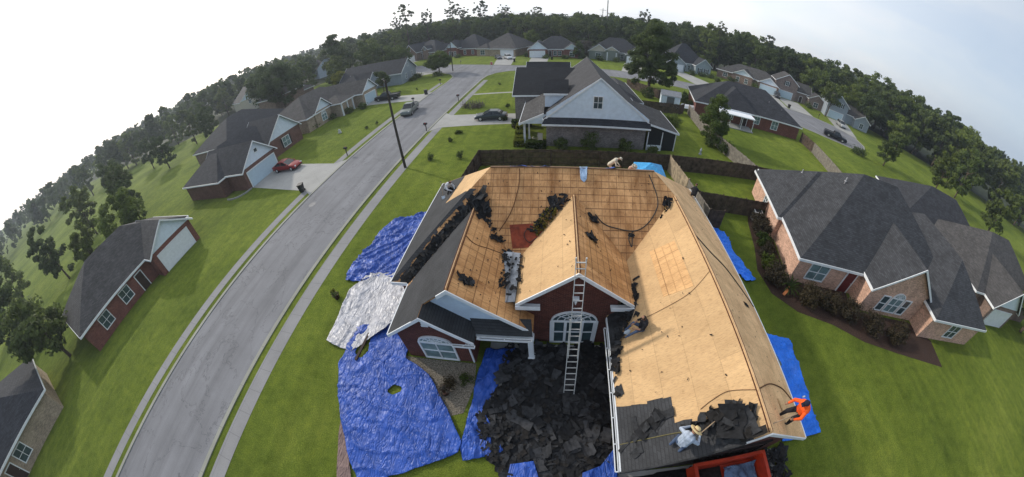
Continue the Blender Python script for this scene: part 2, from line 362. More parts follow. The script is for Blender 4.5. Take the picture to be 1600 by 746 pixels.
def drive(*pts): return sheet('driveway', [list(pts)], .020, CONC)
drive((-18.7, 40.3), (-17.2, 42.4), (-5.4, 43.0), (-5.4, 47.9), (-17.0, 48.2), (-18.6, 50))
drive((-27.35, 24.3), (-29, 25.4), (-42, 27.4), (-42, 34), (-29, 32.2), (-27.2, 33.4))
drive((-27.0, 59), (-29, 60.3), (-41.4, 61.2), (-41.4, 67.0), (-29, 65.6), (-26.8, 67))
drive((-41, 96.2), (-47, 99), (-47, 92.5), (-41, 90.5), (-36, 92.4))
drive((2.9, 2.0), (11.1, 2.0), (10.5, -12), (-19, -12), (-19.2, -16), (12, -16), (14, -12))
drive((-1.8, 2.0), (2.85, 2.0), (2.85, 8.8), (-3.3, 8.8), (-3.3, 5.0))
for a in ([(-63.5, 133.2), (-57.6, 130.3), (-58, 114.7), (-63.5, 117.2)], [(-21.5, 121.8), (-14.7, 119), (-13.8, 98), (-19.5, 100.2)], [(-8.9, 115.9), (-2.8, 115.9), (-3.2, 95.9), (-9, 96.7)],
          [(22.8, 109.8), (28, 108.2), (24.5, 90), (18.5, 92.3)], [(36.5, 103), (42, 103), (47, 79.2), (38, 83.5)], [(62.4, 96.2), (71, 92.5), (63.5, 74.4), (55, 76.7)], [(70.6, 90.6), (77.5, 87.3), (71, 71.6), (64, 73.8)],
          [(82, 77), (89, 74.4), (78, 60), (75, 66)]): drive(*a)
# ------------------------------------------------------------------ house kit
def strip_trim(mb, edges, h=.2, t=.045, mi=0):
    for a, b in edges:
        a, b = Vector(a), Vector(b); d = b - a; n = Vector((d.y, -d.x, 0)).normalized() * t; dn = Vector((0, 0, h)); up = Vector((0, 0, .02))
        vs = [a + up, b + up, b + n + up, a + n + up, a - dn, b - dn, b + n - dn, a + n - dn]
        mb.add(vs, [(0, 1, 2, 3), (7, 6, 5, 4), (3, 2, 6, 7), (1, 0, 4, 5), (0, 3, 7, 4), (2, 1, 5, 6)], mi)
def roof_block(rf, tr, wl, gb, B):
    x0, x1, y0, y1, e, kind, pt = B[:7]; ov = B[7] if len(B) > 7 else .38
    X0, X1, Y0, Y1 = x0 - ov, x1 + ov, y0 - ov, y1 + ov; w, d = X1 - X0, Y1 - Y0; th = .12
    c = [(X0, Y0, e), (X1, Y0, e), (X1, Y1, e), (X0, Y1, e)]; zp = e + pt * ov - th - .015
    if kind == 'hip':
        h = min(w, d) / 2; zr = e + pt * h
        if w >= d: r0, r1 = (X0 + h, Y0 + h, zr), (X1 - h, Y0 + h, zr); P = [(c[0], c[1], r1, r0), (c[1], c[2], r1), (c[2], c[3], r0, r1), (c[3], c[0], r0)]
        else: r0, r1 = (X0 + h, Y0 + h, zr), (X0 + h, Y1 - h, zr); P = [(c[0], c[1], r0), (c[1], c[2], r1, r0), (c[2], c[3], r1), (c[3], c[0], r0, r1)]
        E_ = [(c[0], c[1]), (c[1], c[2]), (c[2], c[3]), (c[3], c[0])]
    elif kind == 'gx':
        h = d / 2; zr = e + pt * h; r0, r1 = (X0, Y0 + h, zr), (X1, Y0 + h, zr); P = [(c[0], c[1], r1, r0), (c[2], c[3], r0, r1)]
        E_ = [(c[0], c[1]), (c[1], r1), (r1, c[2]), (c[2], c[3]), (c[3], r0), (r0, c[0])]
    else:
        h = w / 2; zr = e + pt * h; r0, r1 = (X0 + h, Y0, zr), (X0 + h, Y1, zr); P = [(c[0], r0, r1, c[3]), (r0, c[1], c[2], r1)]
        E_ = [(c[0], r0), (r0, c[1]), (c[1], c[2]), (c[2], r1), (r1, c[3]), (c[3], c[0])]
    for p in P:
        p = [Vector(q) for q in p]; n = (p[1] - p[0]).cross(p[2] - p[0])
        if n.z < 0: p = p[::-1]
        k = len(p); lo = [q - Vector((0, 0, th)) for q in p]
        rf.add(p + lo, [tuple(range(k)), tuple(range(2 * k - 1, k - 1, -1))] + [(i, i + k, (i + 1) % k + k, (i + 1) % k) for i in range(k)])
    strip_trim(tr, E_)
    q = [(x0, y0), (x1, y0), (x1, y1), (x0, y1)]
    for i in range(4):
        a, b = q[i], q[(i + 1) % 4]; wl.add([(*a, -.1), (*b, -.1), (*b, zp), (*a, zp)], [(0, 1, 2, 3)])
    if kind == 'gx':
        zt = zr - th - .015; zm = (y0 + y1) / 2
        gb.append([(x0, y1, zp), (x0, y0, zp), (x0, zm, zt)]); gb.append([(x1, y0, zp), (x1, y1, zp), (x1, zm, zt)])
    if kind == 'gy':
        zt = zr - th - .015; xm = (x0 + x1) / 2
        gb.append([(x0, y0, zp), (x1, y0, zp), (xm, y0, zt)]); gb.append([(x1, y1, zp), (x0, y1, zp), (xm, y1, zt)])
def FM_(x, y, z, face): return Matrix.Translation((x, y, z)) @ Matrix.Rotation(R(face), 4, 'Z')
def window(par, x, y, z, w, h, face=0, nx=2, ny=2, shutter=None, arch=False, glass=None, mulls=(), trim=.09):
    M = FM_(x, y, z, face); f = MB(); f.box((0, -.03, -trim / 2), (w + trim * 2, .09, trim), 0, M)
    for s in (-1, 1): f.box((s * (w / 2 + trim / 2), -.03, h / 2), (trim, .08, h), 0, M)
    if not arch: f.box((0, -.03, h + trim / 2), (w + trim * 2, .085, trim), 0, M)
    for i in range(1, nx): f.box((-w / 2 + w * i / nx, -.035, h / 2), (.045, .06, h), 0, M)
    for i in range(1, ny): f.box((0, -.03, h * i / ny), (w, .055, .045), 0, M)
    for u in mulls: f.box((u * w, -.04, h / 2), (.14, .1, h), 0, M)
    pts = [(-w / 2, 0), (w / 2, 0), (w / 2, h)]
    if arch:
        f.box((0, -.036, h), (w + .1, .08, .11), 0, M); ry = arch; N = 14
        ar = [(w / 2 * math.cos(math.pi * i / N), h + .05 + ry * math.sin(math.pi * i / N)) for i in range(N + 1)]; pts += ar
        for a, b in zip(ar[:-1], ar[1:]): f.bar((a[0], -.035, a[1]), (b[0], -.035, b[1]), .08, .1, 0, M, up=(0, 1, 0))
        for k in (.45, .75):
            a2 = [(p[0] * k, h + .05 + (p[1] - h - .05) * k) for p in ar]
            for a, b in zip(a2[:-1], a2[1:]): f.bar((a[0], -.03, a[1]), (b[0], -.03, b[1]), .03, .04, 0, M, up=(0, 1, 0))
        for i in (3, 5, 7, 9, 11): f.bar((0, -.03, h + .05), (ar[i][0], -.03, ar[i][1]), .03, .04, 0, M, up=(0, 1, 0))
    pts.append((-w / 2, h)) if not arch else None
    fo = f.build('window', WHITE, par)
    p = MB(); vs = [Vector((a, -.012, b)) for a, b in pts]; p.add(vs, [tuple(range(len(vs)))], 0, M); p.build('pane', glass or GLASS, fo)
    if shutter:
        for k in (-1, 1): s = MB(); s.box((k * (w / 2 + trim + .2), -.03, h / 2), (.34, .05, h + .1), 0, M); s.build('shutter', shutter, par)
    return fo
def garage_door(par, x, y, w, h, face=0, m=None, z=.02, fr=None):
    M = FM_(x, y, z, face); d = MB(); d.box((0, -.02, h / 2), (w, .06, h), 0, M)
    for i in range(4):
        for j in range(4 if w < 3.5 else 8):
            n = 4 if w < 3.5 else 8; d.box((-w / 2 + w * (j + .5) / n, -.055, h * (i + .5) / 4), (w / n * .78, .03, h / 4 * .7), 0, M)
    d.build('garage_door', m or WHITE, par)
    f = MB(); f.box((0, -.05, h + .07), (w + .3, .12, .14), 0, M)
    for s in (-1, 1): f.box((s * (w / 2 + .07), -.05, h / 2), (.14, .12, h), 0, M)
    f.build('door_frame', fr or WHITE, par)
def door(par, x, y, z, w=1.0, h=2.05, face=0, m=None):
    M = FM_(x, y, z, face); f = MB()
    for s in (-1, 1): f.box((s * (w / 2 + .05), -.03, h / 2), (.1, .1, h), 0, M)
    f.box((0, -.03, h + .05), (w + .2, .1, .1), 0, M); d = MB(); d.box((0, -.01, h / 2), (w, .05, h), 0, M)
    for i in (0, 1):
        for j in (0, 1): d.box((-.22 + j * .44, -.045, .55 + i * .95), (.32, .02, .7), 0, M)
    o = d.build('door', m or plain('dark_door', (.05, .03, .025), .5), par); f.build('door_frame', WHITE, par)
    k = MB(); k.cyl((w / 2 - .1, -.035, 1.0), (w / 2 - .1, -.1, 1.0), .03, None, 8, 0, M); k.build('handle', METAL, o)
def column(par, x, y, h, w=.22, z=0):
    c = MB(); c.box((x, y, z + h / 2), (w, w, h)); c.box((x, y, z + .12), (w + .1, w + .1, .24)); c.box((x, y, z + h - .1), (w + .1, w + .1, .18)); c.build('column', WHITE, par)
def vents(par, l):
    for x, y, z in l: v = MB(); v.cyl((x, y, z - .4), (x, y, z + .35), .05, None, 8); v.cyl((x, y, z + .0), (x, y, z + .05), .14, .06, 8); v.build('vent_pipe', plain('pipe_grey', (.35, .35, .36), .5), par)
def house(name, label, loc, rz, wallm, roofm, gablem, blocks, feats=(), group=None, trim=None, cat='house', extra=None):
    t = thing(name, label, cat, (*loc, 0), R(rz), group); rf, tr, wl_, gb = MB(), MB(), MB(), []
    for b in blocks:
        if len(b) > 8: r2 = MB(); roof_block(r2, tr, wl_, gb, b); r2.build('roof', b[8], t)
        else: roof_block(rf, tr, wl_, gb, b)
    wl_.build('wall', wallm, t); r_ = rf.build('roof', roofm, t); tr.build('eave_trim', trim or WHITE, t)
    for g3 in gb: q_ = MB(); q_.add(g3, [(0, 1, 2)]); q_.build('gable', gablem or wallm, t)
    for f in feats:
        k, a = f[0], f[1:]
        if k == 'w': window(t, *a[:5], **(a[5] if len(a) > 5 else {}))
        elif k == 'g': garage_door(t, *a[:4], **(a[4] if len(a) > 4 else {}))
        elif k == 'd': door(t, *a[:3], **(a[3] if len(a) > 3 else {}))
        elif k == 'c': column(t, *a)
        elif k == 'v': vents(r_, [a])
    if extra: extra(t)
    return t
def L2W(loc, rz, p): c, s = math.cos(R(rz)), math.sin(R(rz)); return (loc[0] + c * p[0] - s * p[1], loc[1] + s * p[0] + c * p[1])

# ------------------------------------------------------------------ the house being re-roofed
BRICKR = brick('dark_red_brick', (.085, .024, .016)); SH = shingle('grey_shingle', (.038, .040, .044), .12)
S = .78
OSB = plywood('bright_plywood', (.53, .345, .175), 'y', .0, stain=.14, seam=.80)
OSBE = plywood('tan_plywood', (.74, .475, .25), 'y', .0, stain=.25, seam=.6)
OLD = plywood('old_plywood', (.60, .33, .145), 'x', .72, stain=.58, grid_c=(.12, .05, .02))
OLDY = plywood('old_plywood_side', (.62, .34, .145), 'y', .5, stain=.55, grid_c=(.14, .06, .025))
FEL = plain('felt_and_gutter_shade', (.030, .031, .034), .9, var=.4, scale=2.5, bump=.4)
HS = thing('brick_house', 'brick house with its roof stripped to bare plywood, tarps and torn shingles around it', 'house', (0, 0, 0))
def plane_fn(k):
    return {'W': lambda x, y: 2.5 + S * (x + 9.2), 'MF': lambda x, y: 2.5 + S * (y - 10.65), 'E': lambda x, y: 2.5 + S * (11.3 - x), 'MB': lambda x, y: 2.5 + S * (21.55 - y),
            'GL': lambda x, y: 2.5 + S * (x - 2.7), 'LL': lambda x, y: 2.5 + S * (x + 8.05), 'LR': lambda x, y: 5.31 - S * (x + 4.45), 'SR': lambda x, y: 4.25 - S * (x + 5.8),
            'CL': lambda x, y: 5.75 - S * (1.07 - x), 'CR': lambda x, y: 5.75 - S * (x - 1.07)}[k]
NRM = {'W': (-S, 0, 1), 'MF': (0, -S, 1), 'E': (S, 0, 1), 'MB': (0, S, 1), 'GL': (-S, 0, 1), 'LL': (-S, 0, 1), 'LR': (S, 0, 1), 'SR': (S, 0, 1), 'CL': (-S, 0, 1), 'CR': (S, 0, 1)}
def deck(name, k, poly, m, lift=0, th=.1):
    f = plane_fn(k); b = MB(); n = len(poly); area = sum(poly[i][0] * poly[(i + 1) % n][1] - poly[(i + 1) % n][0] * poly[i][1] for i in range(n))
    if area < 0: poly = poly[::-1]
    hi = [(x, y, f(x, y) + lift) for x, y in poly]; lo = [(x, y, z - th) for x, y, z in hi]
    flat = [(x, y, 0) for x, y in poly]; tri = _up(flat)
    b.add(hi + lo, tri + [tuple(i + n for i in reversed(t)) for t in tri] + [(i, i + n, (i + 1) % n + n, (i + 1) % n) for i in range(n)])
    return b.build(name, m, HS)
lab = lambda o, s: (o.__setitem__('label', s), o)[1]
lab(deck('roof_deck', 'MF', [(-9.2, 10.65), (2.7, 10.65), (7, 14.95), (7, 14.98), (5.85, 16.1), (-3.75, 16.1)], OLD), 'old brown plywood of the main front slope')
lab(deck('roof_deck', 'W', [(-9.2, 10.65), (-3.75, 16.1), (-9.2, 21.55)], OSB), 'pale plywood of the street side slope')
lab(deck('roof_deck', 'E', [(11.3, 1.7), (11.3, 21.55), (5.85, 16.1), (7.0, 14.95), (7.0, 1.7)], OSBE), 'tan plywood of the long right slope')
deck('roof_deck', 'MB', [(-9.2, 21.55), (11.3, 21.55), (5.85, 16.1), (-3.75, 16.1)], OLD)
lab(deck('roof_deck', 'GL', [(2.7, 1.7), (7, 1.7), (7, 14.95), (2.7, 10.65)], OSB), 'bright bare plywood of the garage slope')
deck('roof_deck', 'LL', [(-8.05, 7.2), (-5.8, 7.2), (-5.8, 8.0), (-4.45, 8.0), (-4.45, 14.25), (-8.05, 10.65)], OLDY)
deck('roof_deck', 'SR', [(-5.8, 7.2), (-3.56, 7.2), (-3.56, 8.38), (-5.8, 8.38)], SH)
lab(deck('roof_deck', 'LR', [(-4.45, 8.0), (-.86, 8.0), (-.86, 8.99), (-1.7, 9.0), (-1.97, 9.2), (-1.97, 11.77), (-4.45, 14.25)], OLDY), 'orange brown plywood slope of the porch gable')
lab(deck('roof_deck', 'CL', [(-1.7, 8.8), (1.07, 8.8), (1.07, 14.82), (-1.7, 12.05)], OSB), 'bright plywood left slope of the middle gable')
lab(deck('roof_deck', 'CR', [(1.07, 8.8), (3.84, 8.8), (3.97, 9.2), (3.97, 11.92), (1.07, 14.82)], OLDY), 'shaded plywood right slope of the middle gable')
# darker weathered sheet on the garage slope, red underlay patch, metal valley pan
OLDG = plywood('weathered_sheet', (.62, .37, .17), 'y', .45, stain=.25, grid_c=(.24, .11, .04), seam=.5)
lab(deck('plywood_sheet', 'GL', [(5.02, 11.75), (6.15, 11.65), (6.2, 8.55), (5.05, 8.7)], OLDG, .014, .01), 'darker square sheet on the garage slope')
deck('plywood_sheet', 'CR', [(1.5, 9.6), (3.3, 9.4), (3.3, 10.9), (1.6, 13.1)], plywood('weathered_sheet_b', (.50, .26, .10), 'y', .7, stain=.35), .014, .01)
deck('plywood_sheet', 'LR', [(-4.1, 9.4), (-2.6, 9.3), (-2.6, 11.6), (-3.9, 12.4)], plywood('weathered_sheet_c', (.52, .28, .115), 'y', .8, stain=.35), .014, .01)
deck('red_underlay', 'MF', [(-2.43, 13.36), (-1.15, 13.44), (-.55, 13.1), (-.95, 12.42), (-2.2, 12.33)], plain('red_underlay', (.22, .045, .022), .85, var=.3, scale=3, bump=.5), .02, .012)
v = MB(); v.add([(-2.62, 8.9, 3.47), (-1.72, 8.9, 3.62), (-1.72, 12.0, 3.82), (-2.62, 12.0, 3.92)], [(0, 1, 2, 3)]); v.add([(-2.2, 8.9, 3.50), (-2.1, 8.9, 3.64), (-2.1, 12.0, 3.96), (-2.2, 12, 3.82)], [(0, 1, 2, 3)])
v.build('valley_flashing', plain('flashing', (.33, .35, .38), .6, .0, var=.35, scale=2.2), HS)
# ridge boards: the bare slots at the ridges
for a, b in (((7, 1.75, 5.86), (7, 14.9, 5.86)), ((1.07, 8.85, 5.78), (1.07, 14.7, 5.78)), ((-4.45, 8.05, 5.34), (-4.45, 14.1, 5.34))):
    r_ = MB(); m1 = Vector((-.09, 0, -.055)); m2 = Vector((.09, 0, -.055)); A, B = Vector(a), Vector(b)
    for off in (-.07, .0, .07):
        r_.bar(A + Vector((off, 0, -abs(off) * S + .005)), B + Vector((off, 0, -abs(off) * S + .005)), .035, .03, 0 if off else 1)
    r_.build('ridge_slot', [plain('ridge_dark', (.10, .035, .018), .8), plain('ridge_pale', (.55, .36, .2), .8)], HS)
r_ = MB(); r_.bar((-3.75, 16.1, 6.77), (5.85, 16.1, 6.77), .12, .05); r_.build('ridge_board', plain('ridge_wood', (.2, .12, .07), .8), HS)
# fascia, rakes and gutters
tr = MB()
def ed(*p): strip_trim(tr, list(zip(p[:-1], p[1:])), .2, .05)
ed((-9.2, 21.55, 2.5), (-9.2, 10.65, 2.5), (-8.05, 10.65, 2.5), (-8.05, 7.2, 2.5), (-5.8, 7.2, 4.25), (-3.56, 7.2, 2.5)); ed((-5.0, 7.99, 4.88), (-4.45, 7.99, 5.31), (-.86, 7.99, 2.51))
ed((-1.70, 8.79, 3.59), (1.07, 8.79, 5.75), (3.84, 8.79, 3.59)); ed((2.7, 8.9, 2.5), (2.7, 1.69, 2.5)); ed((6.3, 1.69, 5.305), (7, 1.69, 5.85), (11.3, 1.69, 2.5), (11.3, 21.55, 2.5), (-9.2, 21.55, 2.5))
ed((-1.7, 8.72, 3.5), (-.55, 8.72, 3.5)); ed((2.75, 8.72, 3.5), (3.84, 8.72, 3.5)); tr.build('fascia', WHITE, HS)
for q_ in (-1.12, 3.3): sf = MB(); sf.box((q_, 8.86, 3.36), (1.12, .28, .06)); sf.build('cornice_return', WHITE, HS)
def gutter(pts, w=.12):
    g_ = MB()
    for a, b in zip(pts[:-1], pts[1:]):
        a, b = Vector(a), Vector(b); d = (b - a).normalized(); n = Vector((d.y, -d.x, 0))
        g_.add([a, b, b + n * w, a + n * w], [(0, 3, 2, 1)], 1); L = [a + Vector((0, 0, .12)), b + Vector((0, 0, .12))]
        g_.bar(a + n * w + Vector((0, 0, .06)), b + n * w + Vector((0, 0, .06)), .02, .12); g_.bar(a + n * .012 + Vector((0, 0, .06)), b + n * .012 + Vector((0, 0, .06)), .02, .12)
        k = max(2, int((b - a).length / 1.1))
        for i in range(k + 1): c_ = a + (b - a) * (i / k); g_.bar(c_ + Vector((0, 0, .11)), c_ + n * w + Vector((0, 0, .11)), .04, .02)
    return g_.build('gutter', [WHITE, FEL], HS)  # trough bottom takes the dark felt colour: painted shade and dirt
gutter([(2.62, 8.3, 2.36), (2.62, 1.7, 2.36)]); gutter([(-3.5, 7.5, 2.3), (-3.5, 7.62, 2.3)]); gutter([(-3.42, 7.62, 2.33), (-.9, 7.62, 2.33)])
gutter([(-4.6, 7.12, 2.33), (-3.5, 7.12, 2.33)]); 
# pent roof under the porch gable, its siding face
f_ = MB(); f_.add([(-3.56, 7.72, 2.5), (-.86, 7.72, 2.5), (-.95, 8.36, 3.02), (-3.9, 8.36, 3.02)], [(0, 1, 2, 3)]); f_.add([(-3.56, 7.72, 2.5), (-3.9, 8.36, 3.02), (-3.56, 8.36, 2.5)], [(0, 1, 2)]); f_.build('pent_roof', SH, HS)
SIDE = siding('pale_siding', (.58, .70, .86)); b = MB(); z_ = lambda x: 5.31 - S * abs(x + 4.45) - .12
b.add([(-5.85, 8.3, z_(-5.85)), (-3.3, 8.3, 2.45), (-1.0, 8.3, 2.45), (-1.0, 8.3, z_(-1.0)), (-4.45, 8.3, z_(-4.45))], [(0, 1, 2, 3, 4)]); b.build('gable_siding', SIDE, HS)
lb = MB(); lb.add([(-5.85, 8.3, z_(-5.85)), (-5.85, 8.3, 2.4), (-3.3, 8.3, 2.45)], [(0, 1, 2)]); lb.build('gable_siding', SIDE, HS)
dk = MB(); strip_trim(dk, [((2.7, 1.69, 2.5), (6.3, 1.69, 5.305))], .24, .06); dk.build('rake_edge', FEL, HS)
# brick walls
wb = MB()
def wseg(p, q, z0=-.1, z1=2.55, top=None):
    if top: wb.add([(*p, z0), (*q, z0), (*q, z1), (*top[:2], top[2]), (*p, z1)], [(0, 1, 2, 3, 4)])
    else: wb.add([(*p, z0), (*q, z0), (*q, z1), (*p, z1)], [(0, 1, 2, 3)])
wseg((-7.7, 7.5), (-3.9, 7.5), -.1, 2.62, (-5.8, 7.5, 4.08)); wseg((-3.9, 7.5), (-3.9, 11.2)); wseg((-7.7, 11), (-7.7, 7.5)); wseg((-3.9, 11.2), (-1.3, 11.2), -.1, 3.5)
wseg((-1.3, 11.2), (-1.3, 9.02), -.1, 3.7); wseg((-1.3, 9.02), (3.1, 9.02), -.1, 3.75, (1.07, 9.02, 5.6)); wseg((3.1, 9.3), (3.1, 2.1)); wseg((3.1, 2.1), (10.9, 2.1), -.1, 2.72, (7.0, 2.1, 5.70))
wseg((10.9, 2.1), (10.9, 21.2)); wseg((10.9, 21.2), (-8.8, 21.2)); wseg((-8.8, 21.2), (-8.8, 11.0)); wseg((-8.8, 11.0), (-7.7, 11.0)); wb.build('wall', BRICKR, HS)
ce = MB(); ce.add([(-3.9, 7.7, 2.32), (-3.9, 11.2, 2.42), (-.9, 11.2, 2.42), (-.9, 7.7, 2.32)], [(0, 1, 2, 3)]); ce.build('porch_ceiling', WHITE, HS)
cb = MB(); cb.box((-2.4, 7.95, 2.28), (3.0, .2, .22)); cb.build('porch_beam', WHITE, HS)
column(HS, -1.0, 7.95, 2.2, .26); door(HS, -2.6, 11.17, .1, m=plain('pale_door', (.35, .4, .42), .5))
ds = MB(); ds.bar((-3.98, 7.2, 2.3), (-3.98, 7.42, 2.1), .07, .09); ds.bar((-3.98, 7.42, 2.1), (-3.98, 7.42, .15), .07, .09); ds.build('downspout', WHITE, HS)
window(HS, -5.75, 7.5, .18, 1.75, 1.55, nx=2, ny=2, arch=.52, glass=GLASS2)
window(HS, 1.12, 9.02, .08, 2.25, 1.95, nx=1, ny=2, mulls=(-.47, -.19, .19, .47), arch=.75)
garage_door(HS, 7, 2.1, 5.0, 2.15, m=plain('shade_dark_garage_door', (.03, .022, .02), .6), fr=plain('shade_dark_garage_door', (.03, .022, .02), .6)); window(HS, -8.8, 17, .8, 1.4, 1.3, face=-90); window(HS, 10.9, 8, .8, 1.2, 1.3, face=90); window(HS, 10.9, 16, .8, 1.2, 1.3, face=90)  # garage door and frame coloured near black for the shade under the overhang
gv = MB(); gv.box((-5.8, 7.42, 3.35), (.35, .1, .1)); gv.cyl((-5.8, 7.4, 3.5), (-5.8, 7.5, 3.5), .16, .16, 12); gv.build('gable_light', WHITE, HS)
lt = MB(); lt.box((1.07, 8.92, 3.95), (.3, .16, .12)); lt.cyl((1.07, 8.85, 3.82), (1.07, 8.85, 3.6), .07, .03, 10); lt.build('flood_light', WHITE, HS)
# shingles still on the roof
def irregular(poly, step=.22, amp=.09, seed=1, steps=True):
    r = random.Random(seed); out = []
    for i in range(len(poly)):
        a, b_ = Vector(poly[i][:2]), Vector(poly[(i + 1) % len(poly)][:2]); tear = len(poly[i]) > 2; out.append((a.x, a.y))
        if tear:
            n = max(1, int((b_ - a).length / step)); d = (b_ - a).normalized(); nn = Vector((-d.y, d.x)); o = 0
            for k in range(1, n):
                if r.random() < .6: o2 = r.uniform(-amp, amp)
                else: o2 = o
                p = a + (b_ - a) * (k / n); out.append((p.x + nn.x * o, p.y + nn.y * o)); out.append((p.x + nn.x * o2, p.y + nn.y * o2)); o = o2
    return out
def patch(k, poly, m, seed, lift=.016, name='shingle_field', lb=None, step=.22, amp=.09):
    o = deck(name, k, irregular(poly, step, amp, seed), m, lift, .012)
    if lb: o['label'] = lb
    return o
SHL = shingle('weathered_shingle', (.048, .049, .053), .10)
T = 1
patch('GL', [(2.66, 1.66), (6.5, 1.66), (6.55, 2.5, T), (6.1, 2.96, T), (5.5, 2.85, T), (4.5, 3.08), (4.53, 4.13, T), (3.5, 4.2, T), (2.66, 4.37)], SHL, 3, lb='grey shingles left at the bottom of the garage slope')
patch('W', [(-9.22, 10.62), (-4.95, 14.95, T), (-5.6, 15.4, T), (-7.0, 16.0, T), (-6.6, 16.9, T), (-6.2, 18.5), (-9.22, 21.5)], SHL, 4, lb='grey shingles left on the street side slope')
patch('LL', [(-8.07, 7.16), (-5.82, 7.16), (-5.82, 7.96), (-4.52, 7.96), (-4.52, 13.9, T), (-5.4, 13.1, T), (-6.6, 11.9, T), (-8.07, 10.3)], SHL, 5, lb='wrinkled grey shingles of the porch gable')
patch('MF', [(-8.6, 10.66), (-7.9, 10.7), (-6.6, 12.0, T), (-5.4, 13.3, T), (-4.7, 14.0, T), (-5.1, 14.2, T), (-6.2, 13.2, T), (-7.4, 12.1, T)], FEL, 6, .02, 'felt_strip', step=.3, amp=.16)
patch('MF', [(-9.2, 10.66), (-8.75, 10.72, T), (-7.2, 12.35, T), (-5.9, 13.7, T), (-4.45, 15.0, T), (-4.85, 15.02)], SHL, 8, .03, 'shingle_field')
# ------------------------------------------------------------------ torn shingles, debris
def flakes(name, gen, n, label, cat, seed, m, smin=.25, smax=.8, tilt=.45, thick=.008):
    r = random.Random(seed); b = MB()
    for _ in range(n):
        p, nn = gen(r); nn = Vector(nn).normalized(); a = nn.orthogonal().normalized(); a = Matrix.Rotation(r.uniform(0, 6.28), 3, nn) @ a; c = nn.cross(a)
        tl = Matrix.Rotation(r.gauss(0, tilt), 3, a) @ Matrix.Rotation(r.gauss(0, tilt * .7), 3, c)
        w, h = r.uniform(smin, smax), r.uniform(smin * .5, smax * .55); curl = r.uniform(-.12, .22) * w
        nx = 4; top = []
        for i in range(nx + 1):
            u = i / nx - .5
            for s in (-1, 1):
                jj = r.uniform(.75, 1.1); top.append(Vector(p) + tl @ (a * (u * w * (1 + r.uniform(-.12, .12))) + c * (s * h / 2 * jj * r.uniform(.7, 1.15)) + nn * (curl * (4 * u * u) + .02)))
        k = len(top); lo = [q - nn * thick for q in top]; f = []
        for i in range(nx):
            A, B, C, D = 2 * i, 2 * i + 2, 2 * i + 3, 2 * i + 1; f += [(A, B, C, D), (A + k, D + k, C + k, B + k), (A, A + k, B + k, B), (D, C, C + k, D + k)]
        f += [(0, 1, 1 + k, k), (k - 2, 2 * k - 2, 2 * k - 1, k - 1)]
        b.add(top + lo, f, r.choice((0, 0, 1, 2)) if len(m) > 2 else 0)
    o = b.build(name, m); return tag(o, label, cat, None, 'stuff')
def inpoly(p, poly):
    x, y = p; c = False; n = len(poly)
    for i in range(n):
        (x1, y1), (x2, y2) = poly[i][:2], poly[(i + 1) % n][:2]
        if (y1 > y) != (y2 > y) and x < (x2 - x1) * (y - y1) / (y2 - y1) + x1: c = not c
    return c
def rnd_in(poly, r):
    xs = [p[0] for p in poly]; ys = [p[1] for p in poly]
    while True:
        q = (r.uniform(min(xs), max(xs)), r.uniform(min(ys), max(ys)))
        if inpoly(q, poly): return q
def on_ground(poly, hmax=.3, pw=1):
    def f(r):
        q = rnd_in(poly, r); return (q[0], q[1], .04 + hmax * r.random() ** pw), (0, 0, 1)
    return f
def on_roof(k, poly, hmax=.12):
    fn = plane_fn(k)
    def f(r):
        q = rnd_in(poly, r); return (q[0], q[1], fn(*q) + .03 + hmax * r.random()), NRM[k]
    return f
DM = [plain('torn_shingle', (.012, .0125, .0145), .9, var=.4, scale=6), plain('torn_shingle_grey', (.028, .029, .032), .9, var=.35, scale=6), plain('torn_shingle_brown', (.016, .014, .013), .9, var=.45, scale=6), plain('shingle_granules', (.040, .041, .045), .9, var=.3, scale=5)]
court = [(-2.6, 8.6), (2.95, 8.8), (2.95, 1.3), (2.6, -1.6), (-1.2, -1.8), (-1.9, 1.5), (-3.2, 3.4), (-3.3, 4.6), (-2.4, 6.4)]
def mound(name, poly, h, label, m, seed, step=.18, zf=None):
    xs = [p[0] for p in poly]; ys = [p[1] for p in poly]; nx, ny = int((max(xs) - min(xs)) / step) + 2, int((max(ys) - min(ys)) / step) + 2
    b = MB(); vs = []
    for j in range(ny):
        for i in range(nx):
            x, y = min(xs) + i * step, min(ys) + j * step
            e = min(1, edge_d((x, y), poly) / .5) if inpoly((x, y), poly) else 0
            z = e * h * (.45 + .8 * abs(noise.noise((x * .9 + seed, y * .9, 0))) + .35 * abs(noise.noise((x * 3, y * 3, seed)))) + (.02 if e else -.05); vs.append((x, y, (zf(x, y) if zf else 0) + z))
    fs = [(j * nx + i, j * nx + i + 1, (j + 1) * nx + i + 1, (j + 1) * nx + i) for j in range(ny - 1) for i in range(nx - 1) if any(inpoly(vs[q][:2], poly) for q in (j * nx + i, j * nx + i + 1, (j + 1) * nx + i + 1, (j + 1) * nx + i))]
    b.add(vs, fs); return tag(b.build(name, m), label, 'debris', None, 'stuff')
def edge_d(p, poly):
    d = 1e9; P = Vector(p)
    for i in range(len(poly)):
        a, b = Vector(poly[i][:2]), Vector(poly[(i + 1) % len(poly)][:2]); t = max(0, min(1, (P - a).dot(b - a) / max(1e-9, (b - a).length_squared))); d = min(d, (a + (b - a) * t - P).length)
    return d
flakes('shingle_debris', on_ground([(2.9, 1.5), (6.2, 1.5), (6.2, -2.5), (2.9, -2.5)], .3), 260, 'dark shingle heap under the garage front edge', 'debris', 66, DM, .15, .7, .15)
flakes('shingle_debris', on_ground([(9.6, 1.9), (11.9, 2.0), (11.6, .2), (10.6, -.6), (9.6, -.3)], .25), 130, 'dark shingle scraps fallen at the right corner of the garage', 'debris', 68, DM, .15, .7, .15)
